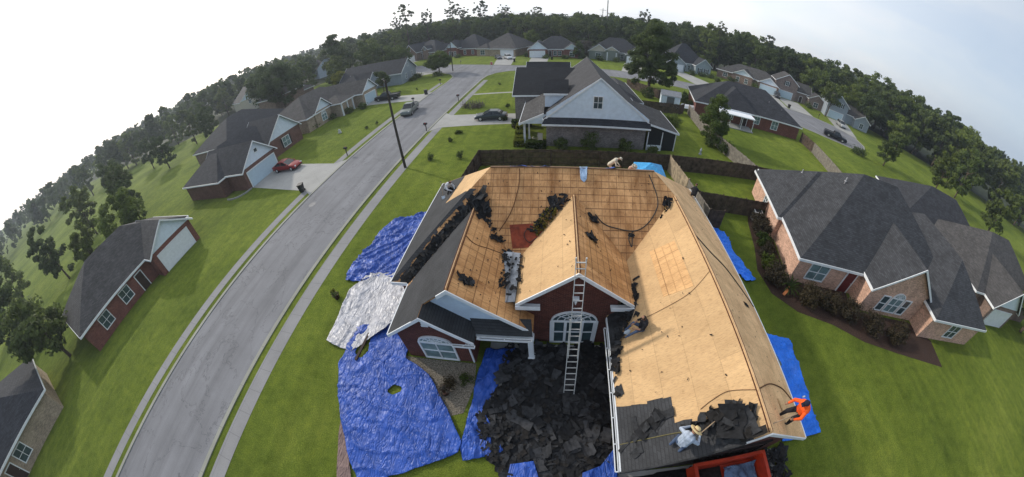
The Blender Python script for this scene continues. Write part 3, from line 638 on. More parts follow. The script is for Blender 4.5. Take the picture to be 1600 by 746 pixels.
mound('debris_heap', [(6.3, 2.0), (9.7, 2.0), (9.7, 1.5), (6.3, 1.5)], .2, 'thin black strip of scraps between garage door and trailer', DM[0], 19)
mound('debris_heap', [(2.7, 1.8), (6.3, 1.9), (6.35, -3), (2.7, -3)], .3, 'low black heap below the garage front edge, beside the red trailer', DM[0], 9)
mound('debris_heap', court, .13, 'low heap of black shingle scraps covering the entry courtyard floor', DM[0], 4)
flakes('shingle_debris', on_ground(court, .17), 1900, 'torn black shingle pieces strewn over the courtyard in front of the ladder', 'debris', 11, DM, .10, .5, .08)
flakes('shingle_debris', on_ground(court, .2), 170, 'large limp shingle sheets lying across the courtyard debris', 'debris', 67, [DM[3], DM[1], DM[0]], .5, 1.15, .05)
flakes('shingle_debris', on_ground([(-3.4, 4.7), (-2.2, 7), (-1.6, 3), (-1.9, 2.0), (-3.1, 3.3)], .25), 40, 'shingle scraps scattered along the edge of the blue tarp by the porch', 'debris', 12, DM, .12, .5, .2)
flakes('shingle_debris', on_roof('MF', [(-8.3, 10.8), (-4.9, 14.2), (-4.2, 14.6), (-3.6, 13.9), (-4.6, 13.6), (-6.2, 12.4), (-7.8, 10.7)], .12), 300, 'dark heap of torn shingles lying along the left roof valley', 'debris', 13, DM, .2, .6, .25)
flakes('shingle_debris', on_roof('MF', [(-4.9, 14.1), (-4.0, 14.7), (-3.5, 13.9), (-4.2, 13.4)], .3), 34, 'crumpled shingles piled at the top end of the porch gable ridge', 'debris', 14, DM, .4, .9, .6)
flakes('shingle_debris', on_roof('MF', [(-3.9, 13.7), (-3.4, 13.4), (-2.3, 12.2), (-2.4, 11.6), (-3.0, 12.0), (-4.0, 13.2)], .12), 60, 'line of shingle scraps in the valley right of the porch gable', 'debris', 15, DM, .12, .42, .2)
flakes('shingle_debris', on_roof('MF', [(-1.1, 12.9), (-.2, 13.5), (.8, 14.5), (.4, 14.7), (-.6, 13.9), (-1.4, 13.0)], .2), 70, 'shingle and leaf rubbish in the valley left of the middle gable ridge', 'debris', 16, DM, .12, .4, .3)
flakes('shingle_debris', on_roof('MF', [(6.3, 14.7), (7.0, 14.6), (6.6, 13.7), (5.4, 12.6), (4.9, 12.3), (6.0, 13.6)], .2), 75, 'shingle rubbish in the valley at the top of the garage slope', 'debris', 17, DM, .12, .45, .3)
flakes('shingle_debris', on_roof('GL', [(5.55, 2.9), (6.2, 3.1), (6.75, 2.5), (6.5, 1.8), (5.6, 1.9)], .35), 26, 'black heap of pulled up shingles beside the worker in the straw hat', 'debris', 18, DM, .35, .85, .4)
flakes('shingle_debris', on_roof('GL', [(4.8, 2.7), (5.5, 3.1), (5.9, 2.9), (5.3, 2.4)], .2), 16, 'curled shingle strips at the torn edge above the straw hat', 'debris', 19, DM, .3, .7, .6)
flakes('shingle_debris', on_roof('GL', [(2.7, 2.5), (4.4, 4.1), (4.4, 2.6), (3, 2.2)], .03), 5, 'loose shingle pieces lying on the remaining garage shingles', 'debris', 20, [DM[1]] * 3, .3, .9, .1)
flakes('shingle_debris', on_roof('GL', [(2.7, 4.6), (2.9, 6), (3.2, 7.6), (3.9, 8.6), (4.2, 10.5), (3.7, 9.6), (3.1, 8.4), (2.7, 7)], .15), 60, 'felt and shingle scraps along the lower edge beside the seated worker', 'debris', 21, DM, .2, .55, .22)
patch('GL', [(2.66, 6.0), (3.05, 6.9, T), (3.3, 8.0, T), (4.0, 8.9, T), (3.9, 9.6, T), (3.2, 9.3), (2.66, 8.9)], FEL, 9, .02, 'felt_strip')
for k_, pts_, sd in (('LR', [(-4.1, 9.05), (-3.75, 9.15), (-3.55, 8.85), (-3.95, 8.7)], 31), ('LR', [(-3.3, 13.0), (-2.9, 12.6), (-2.3, 11.7), (-2.5, 11.5), (-3.5, 12.6)], 32), ('CR', [(1.7, 12.2), (2.1, 12.0), (2.1, 11.5), (1.8, 11.6)], 33), ('CR', [(1.9, 14.0), (2.3, 13.9), (2.2, 13.2), (1.9, 13.4)], 34)):
    flakes('shingle_debris', on_roof(k_, pts_, .08), 9, {31: 'black scraps on the porch gable slope near its front edge', 32: 'scraps in the lower valley between porch gable and middle gable', 33: 'two dark scraps halfway down the middle gable right slope', 34: 'dark scraps near the top of the middle gable right slope'}[sd], 'debris', sd, DM, .25, .6, .2)
def scatter_bits(k, poly, n, label, seed):
    flakes('roof_scraps', on_roof(k, poly, .02), n, label, 'debris', seed, DM, .03, .12, .1)
flakes('shingle_debris', (lambda r: ((r.choice((-2.6, -1.75, -2.2)) + r.gauss(0, .1), r.uniform(8.95, 12.1), 3.78 + r.random() * .08), (0, 0, 1))), 60, 'torn felt scraps along both edges of the metal valley pan', 'debris', 69, DM, .1, .4, .25)
scatter_bits('GL', [(2.9, 4.6), (6.8, 3.2), (6.8, 12), (4.2, 9)], 18, 'small dark scraps sprinkled on the bright garage plywood', 41)
scatter_bits('MF', [(-6, 14.5), (-3.6, 15.9), (5.6, 15.9), (5.0, 13.4), (1.3, 14.9), (-1, 13.4), (-4, 14.6)], 40, 'small scraps sprinkled on the brown main slope', 42)
scatter_bits('LR', [(-4.2, 8.4), (-1.2, 8.3), (-2.1, 11), (-4, 12)], 22, 'small dark scraps sprinkled on the porch gable plywood', 43)
scatter_bits('CR', [(1.3, 9), (3.6, 9), (3.6, 11), (1.3, 14)], 18, 'small scraps on the right slope of the middle gable', 44)
scatter_bits('E', [(7.2, 2), (11, 2), (11, 20), (7.2, 13)], 30, 'small scraps sprinkled on the long right slope', 45)
scatter_bits('CL', [(-1.4, 9.1), (.9, 9.1), (.9, 13.6), (-1.4, 11.8)], 9, 'small scraps on the bright left slope of the middle gable', 46)
flakes('leaf_litter', on_roof('MF', [(-.9, 12.8), (-.1, 13.5), (.2, 14.0), (-.4, 14.0), (-1.2, 13.1)], .25), 260, 'green and yellow plant clippings in the valley by the middle gable', 'leaf litter', 22, [leafmat('clipping', (.13, .12, .02), (.22, .17, .03), 3)] * 3, .05, .16, .9)
flakes('leaf_litter', on_roof('MF', [(6.3, 14.3), (6.8, 14.2), (6.5, 13.5), (6.0, 13.3)], .2), 120, 'green clippings in the valley at the garage slope top', 'leaf litter', 23, [_m['clipping']] * 3, .05, .15, .9)
def slab(k, x, y, w, h, rot, m, label, name='shingle_piece', cat='shingle', lift=.05, curl=.0):
    fn = plane_fn(k); n = Vector(NRM[k]).normalized(); a = Vector((1, 0, 0)); a = (a - n * a.dot(n)).normalized(); a = Matrix.Rotation(R(rot), 3, n) @ a; c = n.cross(a)
    p = Vector((x, y, fn(x, y) + lift)); b = MB(); N = 6; top = []
    for i in range(N + 1):
        u = i / N - .5
        for s in (-1, 1): top.append(a * (u * w) + c * (s * h / 2 * (1 - .15 * math.sin(i * 1.7 + s))) + n * (curl * 4 * u * u + .01 * math.sin(i * 2.1)))
    kk = len(top); f = []
    for i in range(N): A, B, C, D = 2 * i, 2 * i + 2, 2 * i + 3, 2 * i + 1; f += [(A, B, C, D), (A + kk, D + kk, C + kk, B + kk), (A, A + kk, B + kk, B), (D, C, C + kk, D + kk)]
    f += [(0, 1, 1 + kk, kk), (kk - 2, 2 * kk - 2, 2 * kk - 1, kk - 1)]
    b.add(top + [q - n * .012 for q in top], f); o = b.build(name, m, loc=p); tag(o, label, cat); return o
slab('GL', 3.75, 3.25, 1.2, .55, 35, DM[0], 'curled black shingle sheet lying on the grey garage shingles', curl=.12)
slab('GL', 3.3, 3.0, 1.5, .22, 95, DM[1], 'long grey shingle strip standing out on the garage shingles', curl=.02)
slab('GL', 2.95, 2.75, .9, .16, 40, DM[1], 'narrow slanting strip at the garage eave, next to the gutter', curl=.02)
slab('GL', 5.95, 2.45, 1.15, .9, 70, DM[0], 'largest black shingle sheet, stood up beside the straw hat', lift=.3, curl=.25)
slab('GL', 6.45, 2.3, 1.0, .35, 100, DM[1], 'grey curled shingle roll right of the black heap', lift=.22, curl=.2)
slab('GL', 2.85, 5.0, .35, .5, 10, DM[1], 'grey shingle square hanging over the gutter of the garage slope')
slab('LR', -3.75, 9.0, .55, .4, 30, DM[0], 'black shingle scrap shaped like a hat near the porch gable edge')
slab('MF', -.1, 14.5, .55, .5, 20, DM[0], 'dark square of shingle left of the middle gable ridge top', curl=.1)
slab('MF', .35, 14.35, 1.1, .18, 50, DM[1], 'grey metal flashing strip leaning at the top of the middle gable', 'flashing_strip', 'flashing', lift=.15)
slab('MF', 6.7, 14.35, .6, .5, 0, DM[1], 'crumpled grey sheet at the top end of the garage ridge', curl=.25, lift=.15)
slab('MF', 4.25, 13.0, .22, .35, 80, DM[0], 'small dark shingle below the rope on the main slope')
slab('E', 9.9, 8.6, .25, .6, 100, DM[0], 'dark scrap on the tan right slope, halfway along the eave')
slab('CR', 1.75, 11.8, .5, .28, -40, DM[0], 'dark shingle on the shaded slope of the middle gable')
# ropes and hoses on the roof
def rope(k, pts, label, m, r=.018, lift=.03, name='rope'):
    fn = plane_fn(k); P = []
    for i in range(len(pts) - 1):
        for j in range(5):
            t = j / 5; x = pts[i][0] * (1 - t) + pts[i + 1][0] * t; y = pts[i][1] * (1 - t) + pts[i + 1][1] * t; P.append((x, y, fn(x, y) + lift))
    P.append((*pts[-1], fn(*pts[-1]) + lift)); b = MB(); b.tube(P, r, 6); return tag(b.build(name, m), label, 'rope')
ROPE = plain('brown_rope', (.12, .055, .025), .9); ROPED = plain('dark_hose', (.03, .03, .03), .7)
def smooth(pts, n=6):
    out = []
    for i in range(len(pts) - 1):
        p0, p1, p2, p3 = (Vector(pts[max(0, min(len(pts) - 1, q))]) for q in (i - 1, i, i + 1, i + 2))
        for j in range(n): t = j / n; out.append(tuple(.5 * ((2 * p1) + (p2 - p0) * t + (2 * p0 - 5 * p1 + 4 * p2 - p3) * t * t + (3 * p1 - p0 - 3 * p2 + p3) * t ** 3)))
    out.append(tuple(pts[-1])); return out
rope('MF', smooth([(-2.04, 16.0), (-2.02, 15.4), (-2.1, 14.8), (-2.4, 13.9), (-2.98, 13.07)]), 'brown safety rope running down the left half of the main slope', ROPE, .022)
rope('MF', smooth([(2.25, 13.9), (2.7, 13.5), (3.31, 13.32), (4.39, 13.2), (5.15, 13.5), (5.77, 14.17), (5.9, 14.8), (5.5, 15.9)]), 'dark hose curving across the right half of the main slope', ROPED, .03)
rope('MF', smooth([(4.39, 13.2), (4.1, 12.9), (4.25, 12.5), (4.3, 12.9)]), 'short dark hose end hanging below the curved hose', ROPED, .028)
rope('MF', smooth([(-.7, 12.8), (-1.0, 13.1), (-1.4, 13.2), (-1.6, 12.9), (-1.3, 12.6), (-.9, 12.8), (-.5, 12.6)]), 'coil of dark cord on the red underlay patch', ROPED, .02)
rope('E', smooth([(7.05, 11.3), (8.0, 10.95), (9.3, 10.8), (10.6, 9.8), (11.2, 9.2)]), 'dark air hose crossing the middle of the right slope', ROPED, .03)
rope('E', smooth([(7.05, 3.3), (8.4, 3.8), (9.53, 3.95), (10.3, 3.9), (11.2, 3.5)]), 'brown hose crossing the right slope behind the worker in orange', ROPE, .025)
rope('GL', smooth([(6.9, 3.3), (6.2, 3.6), (5.7, 3.5), (5.3, 3.3)]), 'thin cord on the garage plywood above the black heap', ROPE, .012)
rope('GL', smooth([(2.7, 2.75), (3.6, 2.75), (4.5, 2.7), (4.9, 2.6)]), 'pale hose lying on the grey shingles beside the straw hat worker', plain('khaki_hose', (.14, .12, .05), .8), .022)
rope('LR', smooth([(-4.35, 11.6), (-3.9, 11.4), (-3.3, 11.6), (-2.6, 11.8)]), 'brown cord crossing the porch gable slope', ROPE, .018)
rope('GL', smooth([(3.9, 8.0), (5.0, 8.1), (6.0, 8.3), (6.9, 8.9)]), 'thin cord running up the garage plywood to the ridge', ROPE, .01)
# ------------------------------------------------------------------ tarps
def tarp(name, poly, label, m, seed, holes=(), amp=.09, step=.085, fold=(1.0, .3), zf=None, z0=.05, freq=1.0):
    xs = [p[0] for p in poly]; ys = [p[1] for p in poly]; x0, y0 = min(xs) - step, min(ys) - step; nx, ny = int((max(xs) - x0) / step) + 2, int((max(ys) - y0) / step) + 2
    ins = {}; b = MB(); vid = {}; fd = Vector(fold).normalized(); fp = Vector((-fd.y, fd.x))
    def inside(i, j):
        if (i, j) not in ins:
            p = (x0 + i * step, y0 + j * step); ins[i, j] = inpoly(p, poly) and not any(inpoly(p, h) for h in holes)
        return ins[i, j]
    def hgt(x, y):
        a = x * fd.x + y * fd.y; c = x * fp.x + y * fp.y; q = noise.noise((x * .5 + seed, y * .5, 3)) * 1.6
        n1 = 1 - abs(noise.noise((a * 1.3 * freq + q, c * .3 + seed, 1))) * 3.4; n2 = 1 - abs(noise.noise((a * 2.6 * freq - q, c * .7 + q, seed + 5))) * 3.2; n3 = 1 - abs(noise.noise((a * .8 + q, c * 2.4 + q, seed + 9))) * 3.4
        return amp * (max(0, n1) ** 3 * 1.2 + max(0, n2) ** 3 * .5 + max(0, n3) ** 3 * .4 + .5 * noise.noise((x * .7, y * .7, seed)))
    def vert(i, j):
        if (i, j) in vid: return vid[i, j]
        p = Vector((x0 + i * step, y0 + j * step))
        if not inside(i, j):
            best = None; bd = 1e9
            for pl in (poly, *holes):
                for k in range(len(pl)):
                    a, c = Vector(pl[k]), Vector(pl[(k + 1) % len(pl)]); t = max(0, min(1, (p - a).dot(c - a) / (c - a).length_squared)); q = a + (c - a) * t
                    if (q - p).length < bd: bd = (q - p).length; best = q
            p = best
        x, y = p; z = z0 + hgt(x, y) + (zf(x, y) if zf else 0); b.v.append((x, y, z)); vid[i, j] = len(b.v) - 1; return vid[i, j]
    for j in range(ny):
        for i in range(nx):
            c = [(i, j), (i + 1, j), (i + 1, j + 1), (i, j + 1)]
            if any(inside(*q) for q in c): b.f.append(tuple(vert(*q) for q in c)); b.m.append(0)
    o = b.build(name, m, smooth=True); md = o.modifiers.new('t', 'SOLIDIFY'); md.thickness = .006; return tag(o, label, 'tarp')
BLUE = tarpmat('blue_tarp', (.012, .068, .36)); BLUEB = tarpmat('bright_blue_tarp', (.008, .17, .80), .55); SILV = tarpmat('silver_tarp', (.40, .40, .435), .45)
def wob(poly, seed, a=.12):
    r = random.Random(seed); out = []
    for i in range(len(poly)):
        p, q = Vector(poly[i]), Vector(poly[(i + 1) % len(poly)]); n = max(1, int((q - p).length / .6)); out += [tuple(p + (q - p) * (k / n) + (Vector((r.uniform(-a, a), r.uniform(-a, a))) if k else Vector((0, 0)))) for k in range(n)]
    return out
up = lambda x, y: max(0, (x + 11.2)) * .25
tarp('tarp', wob([(-9.9, 20.9), (-11.57, 20.65), (-13.52, 19.8), (-14.3, 18.5), (-15.1, 13.4), (-14.8, 12.5), (-12.9, 12.6), (-11.6, 13.2), (-9.6, 12.6)], 1), 'blue tarp bunched on the lawn beside the street side eave', BLUE, 3, fold=(.55, -.8), amp=.17, zf=up)
tarp('tarp', wob([(-9.6, 13.7), (-11.6, 13.5), (-13.2, 13.3), (-13.95, 11.65), (-13.7, 7.5), (-11.5, 7.05), (-10.3, 8.3), (-9.0, 9.4), (-8.6, 11)], 2, .07), 'silver grey tarp spread on the lawn between two blue tarps', SILV, 11, fold=(.8, .6), amp=.09, z0=.09, zf=up, freq=.8)
tarp('tarp', wob([(-8.2, 9.4), (-10.3, 9.5), (-11.9, 8.84), (-12.05, 6.14), (-11.2, 4.2), (-9.6, 1.6), (-8.45, .1), (-8.2, -1.2), (-7.0, .9), (-4.0, 2.6), (-3.95, 3.18), (-4.92, 4.69), (-6.3, 6.4), (-7.9, 7.2)], 3, .07), 'largest blue tarp spread on the lawn in front of the arched window', BLUE, 7,
     holes=[[(-8.45, 5.1), (-8.1, 5.55), (-7.6, 5.5), (-7.55, 5.25), (-8.0, 4.95)], [(-11.3, 8.0), (-10.6, 8.3), (-10.4, 7.3), (-10.7, 6.7), (-11.2, 7.0)]], fold=(.25, 1), amp=.085, z0=.12, freq=1.0)
tarp('tarp', wob([(-1.9, 8.5), (-3.5, 8.3), (-3.75, 6.2), (-3.85, 4.5), (-4.0, 2.9), (-3.75, 2.25), (-1.95, 2.9), (-2.6, 4.0), (-3.2, 4.9), (-2.7, 5.9), (-2.3, 7.2)], 4, .07), 'narrow blue tarp pulled out from the porch beside the gravel bed', BLUE, 21, fold=(1, .25), amp=.13, z0=.06)
tarp('tarp', wob([(1.5, 2.0), (2.3, 2.3), (2.95, 3.1), (3.0, -1.2), (1.1, -1.2), (1.3, .2)], 5, .06), 'blue tarp corner showing beneath the garage gutter by the debris', BLUE, 25, amp=.1, z0=.30)
tarp('tarp', wob([(-1.6, 2.3), (-.6, 2.5), (-.3, 1.6), (-.6, -1.2), (-2.0, -1.2)], 15, .06), 'small blue tarp corner at the bottom of the courtyard debris', BLUE, 27, amp=.1, z0=.30)
tarp('tarp', wob([(13.0, 19.4), (14.0, 19.5), (14.5, 18.3), (14.35, 16.4), (14.85, 13.5), (13.9, 13.35), (13.2, 15), (12.4, 18.3)], 6), 'bright blue tarp crumpled on the grass behind the right eave', BLUEB, 31, fold=(.3, 1), amp=.14)
tarp('tarp', wob([(13.1, 9.1), (15.2, 8.35), (14.9, 5), (14.65, 2.05), (13.3, 2.1), (11.9, 2.2), (12.2, 7)], 7, .05), 'bright blue tarp laid along the wall behind the worker in orange', BLUEB, 37, fold=(.3, 1), amp=.11)
tarp('tarp', wob([(11.2, 10.3), (12.6, 9.8), (13.5, 6.5), (12.6, 5.9), (11.2, 6.6)], 8, .05), 'grey green sheet stretched below the middle of the right eave', tarpmat('green_grey_sheet', (.10, .15, .16), .55), 41, fold=(.2, 1), amp=.06, zf=lambda x, y: max(.0, 1.5 - (x - 11.2) * .55))
tarp('tarp', wob([(-9.9, .6), (-10.75, 3.6), (-10.9, 4.3), (-10.4, 3.4), (-8.9, .2), (-8.6, -1.5), (-9.3, -1.5)], 9, .03), 'brown underside strip of tarp folded out along the lawn side of the big blue tarp', tarpmat('brown_tarp', (.17, .11, .10), .7), 44, amp=.04, z0=.04)
tarp('towel', wob([(1.4, 16.15), (1.85, 16.12), (1.8, 15.5), (1.65, 15.35), (1.45, 15.5)], 10, .03), 'blue and white cloth draped over the main ridge', tarpmat('towel_cloth', (.30, .42, .60), .8), 51, amp=.05, step=.05, zf=lambda x, y: plane_fn('MF')(x, min(y, 16.1)), z0=.05).__setitem__('category', 'cloth')
for i_, (xa, xb) in enumerate(((-2.6, -1.0), (-.9, -.3), (2.9, 3.5))):
    tarp('tarp', [(xa, 16.08), (xb, 16.08), (xb, 16.7), (xa, 16.7)], ['long blue tarp edge showing over the left part of the main ridge', 'short blue tarp edge beside the long one on the main ridge', 'blue scrap of tarp right of the cloth on the main ridge'][i_], BLUE, 60 + i_, amp=.07, step=.07, zf=lambda x, y: 6.75 - S * abs(y - 16.1) , z0=.06)
def MB_box(t, n, m, c, s): b = MB(); b.box(c, s); b.box((c[0] - s[0] / 2 + .1, c[1] - s[1] / 2 + .1, c[2] / 2), (.1, .1, c[2])); b.box((c[0] + s[0] / 2 - .1, c[1] - s[1] / 2 + .1, c[2] / 2), (.1, .1, c[2])); return b.build(n, m, t)
# ------------------------------------------------------------------ neighbouring houses
SHD = shingle('dark_shingle', (.036, .038, .045), .28); SHG = shingle('brown_grey_shingle', (.066, .063, .063), .28); SHB = shingle('charcoal_shingle', (.048, .050, .056), .26); SHK = shingle('black_shingle', (.018, .020, .025), .14); SHN = shingle('slate_shingle', (.058, .057, .061), .14)
BRN = brick('brown_brick', (.19, .13, .105)); BRT = brick('tan_brick', (.30, .235, .17)); BRP = brick('pink_brick', (.50, .30, .21)); BRD = brick('deep_red_brick', (.15, .055, .04)); BRG = brick('grey_brown_brick', (.20, .155, .14))
SW = siding('sky_tinted_white_siding', (.70, .78, .88)); SG = siding('grey_siding', (.29, .33, .38)); SC = siding('cream_siding', (.55, .5, .42)); SHUT = plain('dark_shutter', (.02, .022, .025), .6); REDSH = plain('maroon_door', (.12, .02, .02), .5)  # SW: white siding, with the blue of the sky light mixed into its colour
GDB = plain('pale_blue_door', (.48, .60, .68), .5, var=.04)
# behind: the gabled house with the white upper wall
def exN(t):
    p = MB(); p.add([(-1.6, 34.05, 3.02), (11.0, 34.05, 3.02), (11.0, 34.6, 3.75), (-1.2, 34.6, 3.75)], [(0, 1, 2, 3)]); q = p.build('pent_roof', SHD, t); q.location = (0, 0, 0)
    tr = MB(); strip_trim(tr, [((-1.6, 34.05, 3.02), (11.0, 34.05, 3.02))], .18, .05); tr.build('eave_trim', WHITE, t)
    w = MB(); w.add([(-1.1, 34.58, 3.7), (10.8, 34.58, 3.7), (10.8, 34.58, 4.0), (4.6, 34.58, 8.3), (-1.1, 34.58, 4.3)], [(0, 1, 2, 3, 4)]); w.build('gable_siding', SW, t)
    # street-side porch roof, dormer
    r = MB(); r.add([(-4.3, 35.2, 2.75), (-1.4, 35.2, 4.0), (-1.4, 44.5, 4.3), (-4.3, 44.5, 2.9)], [(0, 1, 2, 3)]); r.build('porch_roof', SHG, t)
    tr = MB(); strip_trim(tr, [((-1.4, 35.2, 4.0), (-4.3, 35.2, 2.75))[::-1], ((-4.3, 44.5, 2.9), (-4.3, 35.2, 2.75))], .25, .06); tr.build('eave_trim', WHITE, t)
    gw = MB(); gw.add([(-4.1, 35.25, 2.7), (-1.2, 35.25, 2.7), (-1.2, 35.25, 3.9)], [(0, 1, 2)]); gw.build('gable_siding', SW, t)
    d = MB(); d.box((-.2, 39.6, 4.9), (2.3, 3.6, 1.7)); d.build('dormer', SW, t)
    dr = MB(); dr.add([(-1.5, 37.6, 5.75), (1.5, 37.6, 5.75), (1.5, 39.9, 7.1), (-1.5, 39.9, 7.1)], [(0, 1, 2, 3)]); dr.add([(-1.5, 42.3, 5.75), (1.5, 42.3, 5.75), (1.5, 39.9, 7.1), (-1.5, 39.9, 7.1)], [(3, 2, 1, 0)]); dr.build('dormer_roof', SHK, t)
    tr = MB(); strip_trim(tr, [((-1.5, 37.6, 5.75), (1.5, 37.6, 5.75))], .2, .05); tr.build('eave_trim', WHITE, t)
    # screened porch on the right
    r = MB(); r.add([(10.9, 34.6, 3.5), (15.0, 35.0, 2.4), (15.3, 44.5, 2.4), (10.9, 44.5, 3.6)], [(0, 1, 2, 3)]); r.build('porch_roof', SHG, t)
    tr = MB(); strip_trim(tr, [((10.9, 34.6, 3.5), (15.0, 35.0, 2.4)), ((15.0, 35.0, 2.4), (15.3, 44.5, 2.4))], .2, .05); tr.build('eave_trim', WHITE, t)
    s = MB(); s.add([(11.0, 34.9, 0), (14.7, 35.2, 0), (14.7, 35.2, 2.3), (11.0, 34.9, 3.3)], [(0, 1, 2, 3)]); s.add([(14.7, 35.2, 0), (14.9, 44, 0), (14.9, 44, 2.3), (14.7, 35.2, 2.3)], [(0, 1, 2, 3)]); s.build('screen', plain('porch_screen', (.018, .02, .022), .7), t)
    for x in (11.05, 12.9, 14.7): f = MB(); f.box((x, 34.9 + (x - 11) * .08, 1.2), (.1, .1, 2.4)); f.build('screen_post', WHITE, t)
    f = MB(); f.box((12, 34.95, .35), (1.9, .08, .7)); f.build('screen_panel', WHITE, t)
    column(t, -3.75, 35.9, 2.6, .24); column(t, -3.3, 37.2, 2.6, .2); column(t, -3.75, 42.5, 2.6, .24)
house('brick_house', 'grey brown brick house with a large white gable, directly beyond the back fence', (0, 0), 0, brick('grey_wall_brick', (.19, .165, .16)), SHN, SW,
      [(-1.1, 10.7, 34.9, 52, 3.45, 'gy', .80), (-5.9, 3, 44.6, 56, 3.85, 'gx', .52, .3, SHK), (-5.2, 2.2, 56.2, 64, 3.5, 'gx', .7, .3, SHK), (8, 12.6, 46, 60, 3.0, 'hip', .5)],
      [('w', 4.65, 34.58, 4.95, .95, 1.35, dict(nx=2, ny=2)), ('w', -5.9, 48, 1, 1.2, 1.4, dict(face=-90)), ('g', -5.9, 52.5, 4.8, 2.1, dict(face=-90))], extra=exN)
# right neighbour, its sunlit pink brick wall towards us
RL = (17.73 + .4, 13.28 + .2); RR = -16.5
house('brick_house', 'large pinkish brick house with a broad dark hip roof, next door on the right', RL, RR, brick('pinkish_brick', (.50, .31, .225)), SHB, None,
      [(0, 18, 0, 13.6, 2.5, 'hip', .72), (-.45, 9, 5.1, 13.2, 2.45, 'hip', .74), (6.5, 13.5, -1.7, 6, 2.6, 'gy', .75), (13.6, 22, -3.4, 12, 2.55, 'hip', .72)],
      [('w', 2.1, -0.0, .6, 1.7, 1.45, dict(nx=2, ny=2, glass=GLASS2)), ('w', 8.6, -1.7, .5, .75, 1.5, dict(nx=1)), ('w', 10.0, -1.7, .5, 1.4, 1.5, dict(glass=GLASS2, arch=.5)), ('w', 11.4, -1.7, .5, .75, 1.5, dict(nx=1)), ('d', 5.4, -.01, .05, dict(m=REDSH)),
       ('w', 17.8, -3.4, .6, 1.6, 1.4), ('w', -.45, 9, 1, .8, 1, dict(face=-90)), ('v', 5, 6.5, 6.6), ('v', 2.5, 10, 4.9)])
# front walls of grey brick on that house are a separate brick face
# rear right house with the white patio awning
def exM(t):
    a = MB()
    for i in range(33): a.box((3.7 + .2 * i, -2.3, 2.42 - .0), (.185, 3.0, .05), M=Matrix.Translation((0, 0, 0)))
    a.box((6.9, -3.84, 2.36), (6.7, .08, .16)); a.build('awning', plain('white_awning', (.85, .87, .9), .35, var=.03), t)
    for x in (3.8, 5.9, 8.0, 10.1): p = MB(); p.box((x, -3.7, 1.15), (.09, .09, 2.3)); p.build('post', WHITE, t)
    s = MB(); s.box((6.9, -2.3, .06), (7, 3.2, .12)); s.build('patio', CONC, t)
house('brick_house', 'red brick house with a dark hip roof and a white patio awning', (24.9, 53.3), -16, BRD, SHD, None,
      [(0, 20.6, 0, 12.8, 2.55, 'hip', .58), (3.6, 11.0, -.7, 8.5, 2.65, 'hip', .80)],
      [('w', 11.8, 0, .9, 1.1, 1.3, dict(glass=GLASS2)), ('w', 15.5, 0, .7, 1.2, 1.5, dict(glass=GLASS2)), ('d', 9.2, -.72, .05), ('w', 6.2, -.71, .8, 1.6, 1.3), ('v', 17, 2.5, 3.9), ('v', 14.5, 3.5, 4.6)], extra=exM)
def sunface(face): return face
# across the street
def exA(t):
    p = MB(); p.box((13.7, -.45, 2.62), (8.2, .5, .12)); p.build('pent_roof', SHD, t)
house('brick_house', 'dark brown brick house with a red car before its wide garage door, across the street', (-41.9, 26.9), 90, brick('dark_brown_brick', (.13, .065, .05)), SHD, SW,
      [(0, 7.0, 0, 12, 2.75, 'gy', .80), (9.5, 17.8, 4.0, 12, 2.8, 'gy', .78), (-1.6, 17.5, 4.6, 16, 2.7, 'hip', .55)],
      [('g', 3.6, 0, 5.9, 2.25, dict(m=GDB)), ('w', 13.6, 4.0, .7, 1.7, 1.6, dict(shutter=SHUT, glass=GLASS2)), ('d', 8.3, 4.6, .05), ('w', 3.6, .0, 4.1, .6, .5, dict(nx=1, ny=1))], extra=None)
def exB(t):
    for x in (8.4, 10.5, 12.6): column(t, x, 2.0, 2.7, .26)
house('brick_house', 'long tan brick house with a black pickup on its drive, across the street', (-41.4, 47.2), 90, BRT, SHG, SW,
      [(13.8, 20.2, 0, 12, 2.9, 'gy', .72), (2.6, 8.0, 4.6, 12, 2.9, 'gy', .80), (0.2, 20.2, 4.9, 17.5, 2.8, 'hip', .52), (8.2, 13.7, 2.1, 8, 2.85, 'hip', .4)],
      [('g', 17, 0, 4.6, 2.25, dict(m=GDB)), ('w', 5.3, 4.6, .7, 1.5, 1.3, dict(arch=.5, glass=GLASS2)), ('d', 11.5, 4.8, .05), ('w', 9.6, 4.85, .6, 1.0, 1.6), ('w', 12.8, 4.85, .6, 1.0, 1.6)], extra=exB)
house('sided_house', 'grey sided house with a tall side gable, on the left corner of the cross street', (-41, 80.3), 90, SG, SHD, SG,
      [(0, 10.2, 0, 20, 3.1, 'gy', .62), (-6.5, 1.5, 9.5, 17, 2.8, 'hip', .6), (-4.5, 0.2, 7.5, 14, 2.8, 'gy', .8)],
      [('w', 3.2, 0, 1, .9, 1.4), ('w', 7.2, 0, 1, .9, 1.4), ('w', 5.1, 0, 4.2, .7, 1.0)])
